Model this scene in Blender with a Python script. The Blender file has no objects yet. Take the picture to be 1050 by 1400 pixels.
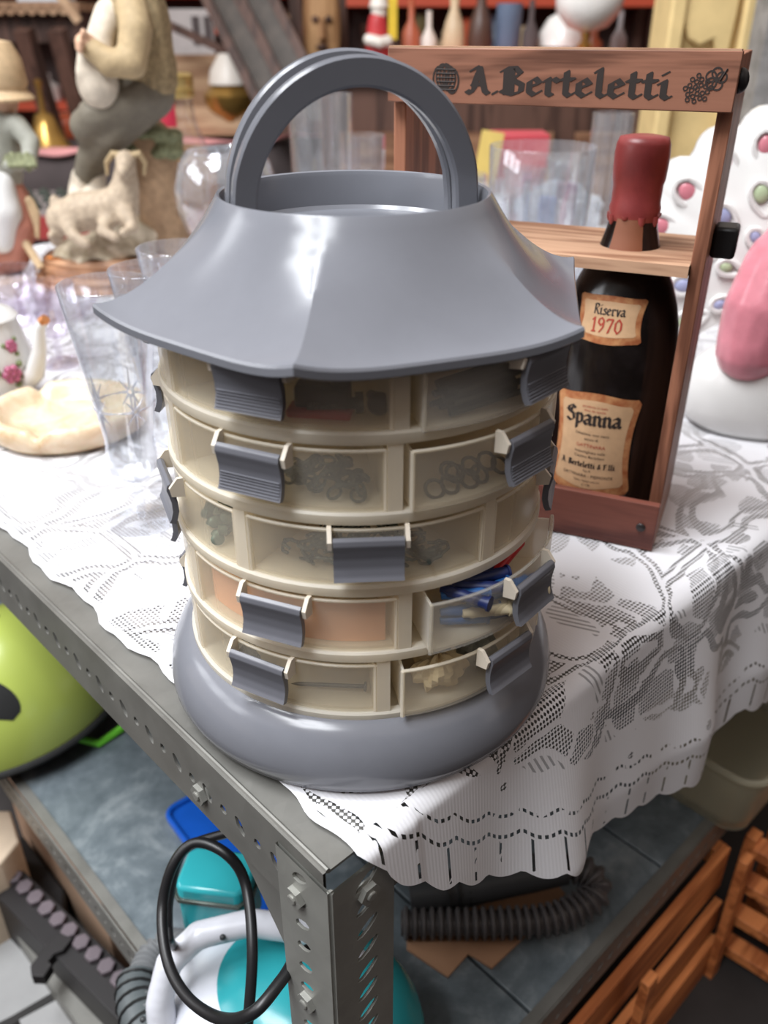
import bpy, math, random
from mathutils import Matrix, Vector
random.seed(7)
S = bpy.context.scene
COL = S.collection
# ------------------------------------------------------------------ camera, world, lights, exposure
FPX, PITCH, HC = 1170.0, math.radians(29.7), 0.45      # focal length in px of a 1050x1400 frame; table top is z = 0
cam = bpy.data.cameras.new('camera'); camo = bpy.data.objects.new('camera', cam); COL.objects.link(camo)
camo.location = (0, 0, HC); camo.rotation_euler = (math.pi / 2 - PITCH, 0, 0)
cam.sensor_fit = 'VERTICAL'; cam.sensor_height = 36; cam.lens = FPX / 1400 * 36
cam.clip_start = 0.02
cam.dof.use_dof = True; cam.dof.focus_distance = 0.60; cam.dof.aperture_fstop = cam.lens / 5.6
S.camera = camo
W = bpy.data.worlds.new('world'); S.world = W; W.use_nodes = True
W.node_tree.nodes['Background'].inputs[0].default_value = (0.63, 0.53, 0.47, 1)
W.node_tree.nodes['Background'].inputs[1].default_value = 0.60
def area(name, loc, target, sx, sy, power, col):
    l = bpy.data.lights.new(name, 'AREA'); l.shape = 'RECTANGLE'; l.size = sx; l.size_y = sy; l.energy = power; l.color = col
    o = bpy.data.objects.new(name, l); COL.objects.link(o); o.location = loc
    o.rotation_euler = (Vector(target) - Vector(loc)).to_track_quat('-Z', 'Y').to_euler()
    return o
# glazed roof of the hall: two rows of panes overhead, and a row of tall windows far out on the left
for i in range(4):
    for j in range(2):
        area('skylight_pane', (-1.55 + .62 * j, -1.15 + 0.70 * i, 3.0 + .12 * j), (-.95 + .55 * j, -.5 + 0.70 * i, 0.0), 0.56, 0.62, 20.5, (0.94, 0.97, 1.0))
for i in range(3):
    area('window_pane', (-3.3, -.35 + 0.95 * i, 1.75), (-.2, .6, 0.0), 0.8, 0.9, 11, (0.93, 0.96, 1.0))
S.view_settings.view_transform = 'Standard'; S.view_settings.look = 'None'
S.view_settings.exposure = 0.52; S.view_settings.gamma = 1.0; S.view_settings.use_curve_mapping = False
S.cycles.use_denoising = True
S.cycles.transparent_max_bounces = 40; S.cycles.max_bounces = 20; S.cycles.diffuse_bounces = 14; S.cycles.glossy_bounces = 6; S.cycles.transmission_bounces = 14
# ------------------------------------------------------------------ placing
cP, sP = math.cos(PITCH), math.sin(PITCH)
def ray(x, y):
    a, b = (x - 525) / FPX, (y - 700) / FPX
    return Vector((a, cP - b * sP, -sP - b * cP))
def onz(x, y, z=0.0):
    d = ray(x, y); t = (z - HC) / d.z; return Vector((d.x * t, d.y * t, z))
def atY(x, y, Y):
    d = ray(x, y); t = Y / d.y; return Vector((d.x * t, Y, HC + d.z * t))
TA = math.radians(43.5)
E1 = Vector((math.cos(TA), math.sin(TA), 0)); E2 = Vector((-math.sin(TA), math.cos(TA), 0)); TO = Vector((-.033, .343, 0))
def L(s, t, z=0.0): return TO + E1 * s + E2 * t + Vector((0, 0, z))       # table frame: s along right edge, t along left edge
ROOTM = {}
def frame(o, dx, dy, dz=(0, 0, 1)):
    m = Matrix.Identity(4)
    for k, c in enumerate((dx, dy, dz)):
        for r in range(3): m[r][k] = c[r]
    for r in range(3): m[r][3] = o[r]
    return m
TABM = frame(TO, E1, E2)
def tag(o, label=None, cat=None, group=None, kind=None):
    if label: o['label'] = label
    if cat: o['category'] = cat
    if group: o['group'] = group
    if kind: o['kind'] = kind
    return o
def thing(name, label, cat, loc=(0, 0, 0), rz=0.0, group=None, kind=None):
    o = bpy.data.objects.new(name, None); COL.objects.link(o)
    o.location = loc; o.rotation_euler = (0, 0, rz); o.empty_display_size = .02
    ROOTM[o.name] = Matrix.Translation(Vector(loc)) @ Matrix.Rotation(rz, 4, 'Z')
    return tag(o, label, cat, group, kind)
def rootm(p):
    while p.parent: p = p.parent
    return ROOTM.get(p.name, Matrix.Identity(4))
class MB:
    def __init__(s): s.v = []; s.f = []
    def add(s, vs, fs, M=None):
        n = len(s.v)
        s.v += [tuple(M @ Vector(p)) for p in vs] if M is not None else [tuple(p) for p in vs]
        s.f += [tuple(i + n for i in f) for f in fs]; return s
    def box(s, c, sz, M=None, rz=0.0, R=None):
        hx, hy, hz = sz[0] / 2, sz[1] / 2, sz[2] / 2
        vs = [Vector((x * hx, y * hy, z * hz)) for x in (-1, 1) for y in (-1, 1) for z in (-1, 1)]
        if rz: R = Matrix.Rotation(rz, 3, 'Z')
        if R is not None: vs = [R @ v for v in vs]
        vs = [v + Vector(c) for v in vs]
        return s.add(vs, [(0, 1, 3, 2), (4, 6, 7, 5), (0, 4, 5, 1), (2, 3, 7, 6), (0, 2, 6, 4), (1, 5, 7, 3)], M)
    def bar(s, a, b, w, t, up=(0, 0, 1)):
        a, b = Vector(a), Vector(b); d = (b - a); l = d.length; d = d / l
        u = Vector(up); sd = d.cross(u)
        if sd.length < 1e-4: sd = d.cross(Vector((1, 0, 0)))
        sd.normalize(); u = sd.cross(d)
        return s.box((0, 0, 0), (l, w, t), frame((a + b) / 2, d, sd, u))
    def prism(s, poly, z0, z1, M=None):
        n = len(poly); vs = [(p[0], p[1], z0) for p in poly] + [(p[0], p[1], z1) for p in poly]
        fs = [tuple(range(n - 1, -1, -1)), tuple(range(n, 2 * n))] + [(i, (i + 1) % n, n + (i + 1) % n, n + i) for i in range(n)]
        return s.add(vs, fs, M)
    def tube(s, pts, rad, n=10, closed=False, caps=True, M=None):
        pts = [Vector(p) for p in pts]; m = len(pts)
        rad = [rad] * m if not hasattr(rad, '__len__') else rad
        vs = []; fs = []; pu = None
        for i, p in enumerate(pts):
            if closed: d = pts[(i + 1) % m] - pts[i - 1]
            else: d = pts[min(i + 1, m - 1)] - pts[max(i - 1, 0)]
            d = d.normalized() if d.length > 1e-9 else Vector((0, 0, 1))
            if pu is None:
                pu = d.orthogonal().normalized()
            pu = (pu - d * pu.dot(d)); pu = pu.normalized() if pu.length > 1e-6 else d.orthogonal().normalized()
            w = d.cross(pu)
            for k in range(n):
                a = 2 * math.pi * k / n; vs.append(p + (pu * math.cos(a) + w * math.sin(a)) * rad[i])
        for i in range(m if closed else m - 1):
            j = (i + 1) % m
            for k in range(n):
                fs.append((i * n + k, i * n + (k + 1) % n, j * n + (k + 1) % n, j * n + k))
        if caps and not closed:
            fs.append(tuple(range(n - 1, -1, -1))); fs.append(tuple((m - 1) * n + k for k in range(n)))
        return s.add(vs, fs, M)
    def lathe(s, prof, n=32, c=(0, 0, 0), M=None, sx=1.0, sy=1.0, closed=False):
        vs = []; fs = []; m = len(prof)
        for r, z in prof:
            for k in range(n):
                a = 2 * math.pi * k / n; vs.append((c[0] + r * sx * math.cos(a), c[1] + r * sy * math.sin(a), c[2] + z))
        for i in range(m if closed else m - 1):
            j = (i + 1) % m
            for k in range(n):
                fs.append((i * n + k, i * n + (k + 1) % n, j * n + (k + 1) % n, j * n + k))
        if not closed:
            if prof[0][0] > 1e-5: fs.append(tuple(range(n - 1, -1, -1)))
            if prof[-1][0] > 1e-5: fs.append(tuple((m - 1) * n + k for k in range(n)))
        return s.add(vs, fs, M)
    def ell(s, c, r, n=16, m=10, M=None, R=None):
        vs = [];
        for i in range(1, m):
            p = math.pi * i / m
            for k in range(n):
                a = 2 * math.pi * k / n; vs.append(Vector((r[0] * math.sin(p) * math.cos(a), r[1] * math.sin(p) * math.sin(a), -r[2] * math.cos(p))))
        vs.append(Vector((0, 0, -r[2]))); vs.append(Vector((0, 0, r[2]))); b, t = len(vs) - 2, len(vs) - 1
        if R is not None: vs = [R @ v for v in vs]
        vs = [v + Vector(c) for v in vs]
        fs = [(i * n + k, i * n + (k + 1) % n, (i + 1) * n + (k + 1) % n, (i + 1) * n + k) for i in range(m - 2) for k in range(n)]
        fs += [(b, (k + 1) % n, k) for k in range(n)] + [(t, (m - 2) * n + k, (m - 2) * n + (k + 1) % n) for k in range(n)]
        return s.add(vs, fs, M)
    def grid(s, fn, nu, nv, wrap=False, M=None):
        vs = [fn(i / (nu if wrap else nu - 1), j / (nv - 1)) for j in range(nv) for i in range(nu)]
        fs = [(j * nu + i, j * nu + (i + 1) % nu, (j + 1) * nu + (i + 1) % nu, (j + 1) * nu + i) for j in range(nv - 1) for i in range(nu if wrap else nu - 1)]
        return s.add(vs, fs, M)
    def shell(s, fo, fi, nu, nv, M=None):
        """closed slab between two grids fo(u,v), fi(u,v)"""
        n = nu * nv
        vs = [fo(i / (nu - 1), j / (nv - 1)) for j in range(nv) for i in range(nu)] + [fi(i / (nu - 1), j / (nv - 1)) for j in range(nv) for i in range(nu)]
        fs = []
        for j in range(nv - 1):
            for i in range(nu - 1):
                a = j * nu + i; fs.append((a, a + 1, a + nu + 1, a + nu)); fs.append((n + a, n + a + nu, n + a + nu + 1, n + a + 1))
        for i in range(nu - 1):
            a = i; fs.append((a + 1, a, n + a, n + a + 1)); a = (nv - 1) * nu + i; fs.append((a, a + 1, n + a + 1, n + a))
        for j in range(nv - 1):
            a = j * nu; fs.append((a, a + nu, n + a + nu, n + a)); a = j * nu + nu - 1; fs.append((a + nu, a, n + a, n + a + nu))
        return s.add(vs, fs, M)
    def build(s, name, mat, parent=None, world=False, smooth=40, bevel=0, sub=0, remesh=0, uv=None, solid=0, smoothit=0):
        me = bpy.data.meshes.new(name); vs = s.v
        if parent is not None and world:
            inv = rootm(parent).inverted(); vs = [tuple(inv @ Vector(p)) for p in vs]
        me.from_pydata(vs, [], s.f); me.validate()
        for m in (mat if isinstance(mat, (list, tuple)) else [mat]): me.materials.append(m)
        if smooth:
            me.polygons.foreach_set('use_smooth', [True] * len(me.polygons))
            if smooth < 179: me.set_sharp_from_angle(angle=math.radians(smooth))
        if uv:
            l = me.uv_layers.new(name='UVMap')
            for lo in me.loops: l.data[lo.index].uv = uv[lo.vertex_index]
        o = bpy.data.objects.new(name, me); COL.objects.link(o); o.parent = parent
        if remesh:
            r = o.modifiers.new('r', 'REMESH'); r.mode = 'VOXEL'; r.voxel_size = remesh; r.use_smooth_shade = True
            k = o.modifiers.new('s', 'SMOOTH'); k.factor = .5; k.iterations = smoothit or 5
        if solid:
            k = o.modifiers.new('t', 'SOLIDIFY'); k.thickness = solid; k.offset = 0
        if bevel:
            b = o.modifiers.new('b', 'BEVEL'); b.width = bevel; b.segments = 2; b.limit_method = 'ANGLE'
        if sub:
            k = o.modifiers.new('u', 'SUBSURF'); k.levels = sub; k.render_levels = sub
        return o
def dup(root, loc, rz=None, label=None, group=None, scale=None):
    r = root.copy(); COL.objects.link(r); r.location = loc
    if rz is not None: r.rotation_euler = (r.rotation_euler[0], r.rotation_euler[1], rz)
    if scale: r.scale = (scale,) * 3
    if label: r['label'] = label
    if group: r['group'] = group
    ROOTM[r.name] = Matrix.Translation(Vector(loc)) @ Matrix.Rotation(r.rotation_euler[2], 4, 'Z')
    for ch in list(root.children):
        c = ch.copy(); COL.objects.link(c); c.parent = r
        for g in list(ch.children):
            d = g.copy(); COL.objects.link(d); d.parent = c
    return r
# ------------------------------------------------------------------ materials
def lin(c):
    return tuple(((x / 255) / 12.92 if x / 255 <= .04045 else ((x / 255 + .055) / 1.055) ** 2.4) for x in c) + (1,)
class NT:
    def __init__(s, name):
        s.m = bpy.data.materials.new(name); s.m.use_nodes = True; s.t = s.m.node_tree; s.t.nodes.clear()
        s.out = s.n('ShaderNodeOutputMaterial')
    def n(s, typ, **kw):
        o = s.t.nodes.new(typ)
        for k, v in kw.items(): setattr(o, k, v)
        return o
    def l(s, a, b): s.t.links.new(a, b)
    def val(s, sock, v):
        if hasattr(v, 'is_output') or isinstance(v, bpy.types.NodeSocket): s.l(v, sock)
        else: sock.default_value = v
    def math(s, op, a, b=0.0, c=None):
        o = s.n('ShaderNodeMath', operation=op); s.val(o.inputs[0], a); s.val(o.inputs[1], b)
        if c is not None: s.val(o.inputs[2], c)
        return o.outputs[0]
    def mix(s, f, a, b):
        o = s.n('ShaderNodeMix', data_type='RGBA'); s.val(o.inputs[0], f); s.val(o.inputs[6], a); s.val(o.inputs[7], b); return o.outputs[2]
    def noise(s, vec, scale, detail=3, rough=.5, dist=0):
        o = s.n('ShaderNodeTexNoise'); s.l(vec, o.inputs['Vector']); o.inputs['Scale'].default_value = scale
        o.inputs['Detail'].default_value = detail; o.inputs['Roughness'].default_value = rough; o.inputs['Distortion'].default_value = dist
        return o.outputs[0]
    def ramp(s, f, stops):
        o = s.n('ShaderNodeValToRGB'); s.l(f, o.inputs[0]); e = o.color_ramp.elements
        while len(e) < len(stops): e.new(.5)
        for k, (p, c) in enumerate(stops): e[k].position = p; e[k].color = c
        return o.outputs[0]
    def obj(s, scale=None):
        c = s.n('ShaderNodeTexCoord').outputs['Object']
        if scale is None: return c
        m = s.n('ShaderNodeMapping'); s.l(c, m.inputs[0]); m.inputs['Scale'].default_value = scale; return m.outputs[0]
    def bsdf(s, col, rough=.5, metal=0.0, spec=.5, bump=None, bstr=.2, bdist=.002, coat=0.0, **kw):
        b = s.n('ShaderNodeBsdfPrincipled'); s.val(b.inputs['Base Color'], col); s.val(b.inputs['Roughness'], rough); s.val(b.inputs['Metallic'], metal)
        b.inputs['Specular IOR Level'].default_value = spec; b.inputs['Coat Weight'].default_value = coat
        for k, v in kw.items(): s.val(b.inputs[k], v)
        if bump is not None:
            bp = s.n('ShaderNodeBump'); s.l(bump, bp.inputs['Height']); bp.inputs['Strength'].default_value = bstr; bp.inputs['Distance'].default_value = bdist
            s.l(bp.outputs[0], b.inputs['Normal'])
        return b.outputs[0]
    def done(s, sh): s.l(sh, s.out.inputs[0]); return s.m
MC = {}
def pm(name, c, rough=.5, metal=0.0, var=.12, sc=20, spec=.5, bump=0.0, coat=0.0, c2=None, thr=(.35, .65)):
    """painted / plain material: colour with mild noise mottling"""
    if name in MC: return MC[name]
    t = NT(name); v = t.obj(); f = t.noise(v, sc, 4, .6)
    a = lin(c); b = lin(c2) if c2 else tuple(x * (1 - var) for x in a[:3]) + (1,)
    col = t.ramp(f, [(thr[0], b), (thr[1], a)])
    MC[name] = t.done(t.bsdf(col, rough, metal, spec, f if bump else None, bump, .002, coat)); return MC[name]
def wood(name, c1, c2, axis=0, sc=1.0, rough=.55, ring=28.0):
    if name in MC: return MC[name]
    t = NT(name); k = [9 * sc] * 3; k[axis] = 0.8 * sc
    v = t.obj(tuple(k)); n1 = t.noise(v, 2.2, 4, .6, .4)
    w = t.math('SINE', t.math('MULTIPLY', n1, ring)); w = t.math('MULTIPLY_ADD', w, .5, .5)
    k2 = [160 * sc] * 3; k2[axis] = 4 * sc; fine = t.noise(t.obj(tuple(k2)), 2.0, 3)
    f = t.math('ADD', t.math('MULTIPLY', w, .65), t.math('MULTIPLY', fine, .4))
    col = t.ramp(f, [(.15, lin(c2)), (.85, lin(c1))])
    MC[name] = t.done(t.bsdf(col, rough, 0, .35, f, .15, .001)); return MC[name]
def glass(name, tint=(1, 1, 1), edge=.75, base=.07, rough=.03, milk=0.0, milkc=(.9, .9, .95, 1)):
    if name in MC: return MC[name]
    t = NT(name); tr = t.n('ShaderNodeBsdfTransparent'); tr.inputs[0].default_value = tuple(tint) + (1,)
    gl = t.n('ShaderNodeBsdfGlossy'); gl.inputs['Roughness'].default_value = rough; gl.inputs[0].default_value = (.95, .96, 1, 1)
    lw = t.n('ShaderNodeLayerWeight'); lw.inputs[0].default_value = .35
    f = t.math('MULTIPLY_ADD', t.math('POWER', lw.outputs['Facing'], 2.5), edge, base)
    mx = t.n('ShaderNodeMixShader'); t.l(f, mx.inputs[0]); t.l(tr.outputs[0], mx.inputs[1]); t.l(gl.outputs[0], mx.inputs[2]); sh = mx.outputs[0]
    if milk:
        d = t.n('ShaderNodeBsdfDiffuse'); d.inputs[0].default_value = milkc
        m2 = t.n('ShaderNodeMixShader'); m2.inputs[0].default_value = milk; t.l(sh, m2.inputs[1]); t.l(d.outputs[0], m2.inputs[2]); sh = m2.outputs[0]
    MC[name] = t.done(sh); return MC[name]
def frosted(name, c, clear=.4, rough=.35, back=.45):
    """milky polypropylene: part clear, part scattering"""
    if name in MC: return MC[name]
    t = NT(name); tr = t.n('ShaderNodeBsdfTransparent'); tr.inputs[0].default_value = (.97, .95, .90, 1)
    d = t.n('ShaderNodeBsdfDiffuse'); d.inputs[0].default_value = lin(c)
    q = t.n('ShaderNodeBsdfTranslucent'); q.inputs[0].default_value = lin(c)
    g = t.n('ShaderNodeBsdfGlossy'); g.inputs['Roughness'].default_value = rough
    a = t.n('ShaderNodeMixShader'); a.inputs[0].default_value = back; t.l(d.outputs[0], a.inputs[1]); t.l(q.outputs[0], a.inputs[2])
    b = t.n('ShaderNodeMixShader'); b.inputs[0].default_value = clear; t.l(a.outputs[0], b.inputs[1]); t.l(tr.outputs[0], b.inputs[2])
    fr = t.n('ShaderNodeLayerWeight'); fr.inputs[0].default_value = .5
    e = t.n('ShaderNodeMixShader'); t.l(t.math('MULTIPLY_ADD', t.math('POWER', fr.outputs['Facing'], 4.0), .35, .03), e.inputs[0]); t.l(b.outputs[0], e.inputs[1]); t.l(g.outputs[0], e.inputs[2])
    MC[name] = t.done(e.outputs[0]); return MC[name]
def galv(name, c=(150, 150, 148), rough=.42, metal=.75):
    if name in MC: return MC[name]
    t = NT(name); v = t.obj(); vo = t.n('ShaderNodeTexVoronoi'); t.l(v, vo.inputs['Vector']); vo.inputs['Scale'].default_value = 60
    n = t.noise(v, 14, 5, .65); f = t.math('ADD', t.math('MULTIPLY', t.n('ShaderNodeSeparateColor').outputs[0], 0), n)
    sp = t.n('ShaderNodeSeparateColor'); t.l(vo.outputs['Color'], sp.inputs[0]); f = t.math('ADD', t.math('MULTIPLY', sp.outputs[0], .10), t.math('MULTIPLY', n, .90))
    a = lin(c); col = t.ramp(f, [(.2, tuple(x * .68 for x in a[:3]) + (1,)), (.75, a)])
    MC[name] = t.done(t.bsdf(col, t.math('MULTIPLY_ADD', n, .3, rough - .15), metal, .5, n, .1)); return MC[name]
# ------------------------------------------------------------------ setting
FLOORZ = -0.80
def struct(name, mb, mat, **kw):
    o = mb.build(name, mat, **kw); o['kind'] = 'structure'; return o
def concrete(name, c, c2, sc):
    t = NT(name); v = t.obj(); n = t.noise(v, sc, 6, .65); col = t.ramp(n, [(.3, lin(c2)), (.7, lin(c))])
    MC[name] = t.done(t.bsdf(col, .75, 0, .3, n, .3, .004)); return MC[name]
concrete('floor_concrete', (58, 54, 53), (34, 31, 30), 3.0)
concrete('hall_wall', (84, 74, 72), (60, 52, 50), 1.3)
struct('floor', MB().box((0, 5, FLOORZ - .05), (16, 16, .1)), MC['floor_concrete'])
struct('wall_back', MB().box((0, 9.6, 1.1), (16, .2, 3.8)), MC['hall_wall'])
struct('wall_left', MB().box((-6.6, 6.3, 1.1), (.2, 6.4, 3.8)), MC['hall_wall'])
struct('front_shade_wall', MB().box((1.2, -2.0, .7), (10, .2, 3.0)), MC['hall_wall'])  # unseen dark wall added behind the camera to block ambient light from the front
struct('wall_right', MB().box((6.6, 4.8, 1.1), (.2, 9.4, 3.8)), MC['hall_wall'])
# ------------------------------------------------------------------ slotted angle-iron table
GALV = galv('galvanised_steel', (158, 158, 152), .42, .45); GALV2 = galv('dull_galvanised_steel', (132, 131, 126), .45, .45)
def plate(mb, M, cells, y0, y1, th):
    """flat steel strip in M's xy plane; cells = (x0, x1, holes) where hole = (cx, cy, rx, ry, angle) or None"""
    for x0, x1, h in cells:
        if h is None:
            mb.box(((x0 + x1) / 2, (y0 + y1) / 2, th / 2), (x1 - x0, y1 - y0, th), M); continue
        cx, cy, rx, ry, an = h
        K = 5; P = [(x0 + (x1 - x0) * k / K, y0) for k in range(K)] + [(x1, y0 + (y1 - y0) * k / K) for k in range(K)]
        P += [(x1 - (x1 - x0) * k / K, y1) for k in range(K)] + [(x0, y1 - (y1 - y0) * k / K) for k in range(K)]
        H = []
        for px, py in P:
            a = math.atan2(py - cy, px - cx) - an; r = rx * ry / math.sqrt((ry * math.cos(a)) ** 2 + (rx * math.sin(a)) ** 2)
            H.append((cx + r * math.cos(a + an), cy + r * math.sin(a + an)))
        n = len(P); vs = [(p[0], p[1], z) for z in (0, th) for p in P + H]; fs = []
        for i in range(n):
            j = (i + 1) % n
            fs += [(j, i, n + i, n + j), (2 * n + i, 2 * n + j, 3 * n + j, 3 * n + i), (n + j, n + i, 3 * n + i, 3 * n + j)]
            if py is not None and (i < K or 2 * K <= i < 3 * K): fs.append((i, j, 2 * n + j, 2 * n + i))
        mb.add(vs, fs, M)
def slotcells(x0, x1, step, y, kinds, end=0.0):
    cells = []; x = x0; k = 0
    while x + step <= x1 + 1e-6:
        q = kinds[k % len(kinds)]; cells.append((x, x + step, None if q is None else (x + step / 2, y, q[0], q[1], q[2]))); x += step; k += 1
    if x < x1 - 1e-4: cells.append((x, x1, None))
    return cells
TS, TT = 1.75, 1.78
tab = thing('market_table', 'slotted galvanised angle-iron market table under the white lace cloth', 'table', L(0, 0, FLOORZ), TA)
MT = TABM
Xs, Ys, Zs = Vector((1, 0, 0)), Vector((0, 1, 0)), Vector((0, 0, 1))
def tm(o, dx, dy): return TABM @ frame(o, dx, dy, Vector(dx).cross(Vector(dy)))
# left rail (along t), vertical face at s=0 plus top flange
mb = MB(); plate(mb, tm((0, 0.004, -.068), Ys, Zs), slotcells(0, TT, .0205, .030, [(.0085, .0042, 1.0), (.0042, .0042, 0)]), 0, .0665, -.0022)
plate(mb, tm((0, 0.004, -.0022), Ys, Xs), [(0, TT, None)], .0022, .042, .0022)
pts = [tm((0, 0, 0), Xs, Ys) @ Vector((.0022 + .0022 * math.cos(a), 0, -.0024 + .0026 * math.sin(a))) for a in (math.pi, 2.6, 2.1, math.pi / 2)]
mb.tube([L(.0018, .004, -.0017), L(.0018, TT, -.0017)], .0019, 8)
mb.build('top_rail', GALV2, tab, world=True)
mb = MB(); plate(mb, tm((0.05, .006, -.068), Xs, Zs), slotcells(0, TS, .0205, .030, [(.0085, .0042, -1.0), (.0042, .0042, 0)]), 0, .0665, .0022)
plate(mb, tm((0.05, .006, -.0022), Xs, Ys), [(0, TS, None)], .0022, .042, .0022)
mb.build('top_rail', GALV2, tab, world=True)
# corner post: two slotted faces, outside the rails
mb = MB(); hz = -FLOORZ
plate(mb, tm((-.0024, 0, -.012 - 33 * .0235), Zs, Ys), slotcells(0, 33 * .0235, .0235, .026, [(.0042, .0085, .62)]), -.0024, .05, .0022)
plate(mb, tm((0, -.0024, -.012 - 33 * .0235), Zs, Xs), slotcells(0, 33 * .0235, .0235, .026, [(.0046, .0112, -.62)]), -.0024, .0505, -.0022)
for k in range(12): mb.box((-.0035, .008, -.08 - .0575 * k), (.0006, .0012, .007), TABM)
mb.tube([L(-.0012, -.0012, -.014), L(-.0012, -.0012, FLOORZ)], .0022, 8)
mb.build('post', GALV, tab, world=True)
for (s, t) in ((TS, 0), (0, TT), (TS, TT)):
    mb = MB(); sx = 1 if s == 0 else -1; sy = 1 if t == 0 else -1
    mb.box((s + sx * .025, t, (FLOORZ - .02) / 2), (.05, .003, hz - .02), TABM).box((s, t + sy * .025, (FLOORZ - .02) / 2), (.003, .05, hz - .02), TABM); mb.build('post', GALV2, tab, world=True)
def bolt(M, r=.0085, h=.006):
    mb = MB(); mb.lathe([(r * 1.25, 0), (r * 1.25, .0014), (r * .2, .0014)], 18, M=M)
    mb.prism([(r * math.cos(k * math.pi / 3), r * math.sin(k * math.pi / 3)) for k in range(6)], .0012, h, M)
    mb.lathe([(r * .45, h), (r * .45, h + .001), (r * .35, h + .0015), (0.0001, h + .0015)], 12, M=M)
    mb.build('bolt', GALV, tab, world=True, smooth=30)
Mleft = lambda t, z, off=.0026: TABM @ frame((-off, t, z), Ys, Zs, (-1, 0, 0))
Mright = lambda s, z, off=.0026: TABM @ frame((s, -off, z), Xs, Zs, (0, -1, 0))
bolt(Mleft(.147, -.046, .0)); bolt(Mleft(.030, -.045)); bolt(Mleft(.026, -.157)); bolt(Mright(.0265, -.036))
# gusset strip running down from the rail beside the post, and the table board
MB().prism([(.052, -.062), (.118, -.066), (.052, -.150)], .003, .0048, TABM @ frame((0, 0, 0), Ys, Zs, Xs)).build('gusset', GALV2, tab, world=True)
BOARD = wood('grey_plywood', (158, 152, 148), (126, 120, 116), 0, 1.0, .7)
MB().box((TS / 2 + .021, TT / 2 + .02, -.0101), (TS - .04, TT - .04, .018), TABM).build('table_board', BOARD, tab, world=True)
MB().prism([(.052, -.03), (.10, -.052), (.10, -.075), (.052, -.056)], .004, .012, TABM @ frame((0, 0, 0), Xs, Zs, (0, 1, 0))).build('brace', pm('cream_paint', (196, 184, 150), .5), tab, world=True)
# lower shelf: panels and their slotted rails
SZ = -.48
SLATE = NT('slate_shelf'); v = SLATE.obj(); n1 = SLATE.noise(v, 9, 6, .68, .8); n2 = SLATE.noise(v, 60, 4, .6)
f = SLATE.math('ADD', SLATE.math('MULTIPLY', n1, .75), SLATE.math('MULTIPLY', n2, .25))
SLATE = SLATE.done(SLATE.bsdf(SLATE.ramp(f, [(.36, lin((82, 92, 98))), (.52, lin((108, 118, 124))), (.68, lin((148, 156, 160)))]), .42, .15, .5, f, .25, .003))
PW = .268
x = .004
while x < TS - .1:
    MB().box((x + PW / 2, TT / 2 + .004, SZ - .009), (PW - .0035, TT - .006, .018), TABM).build('shelf_panel', SLATE, tab, world=True, bevel=.0015); x += PW
mb = MB(); plate(mb, tm((-.0005, 0.05, SZ - .058), Ys, Zs), slotcells(0, TT, .0205, .026, [(.0068, .0040, 1.0), (.0036, .0036, 0)]), 0, .052, -.0022)
mb.box((.006, TT / 2 + .03, SZ + .0015), (.013, TT - .06, .0022), TABM); mb.build('lower_rail', GALV2, tab, world=True)
mb = MB(); plate(mb, tm((0.05, -.004, SZ - .055), Xs, Zs), slotcells(0, TS, .0205, .028, [(.0078, .0030, .65)]), 0, .055, .0022)
mb.box((TS / 2, .002, SZ + .0015), (TS - .06, .013, .0022), TABM); mb.build('lower_rail', GALV2, tab, world=True)
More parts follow.
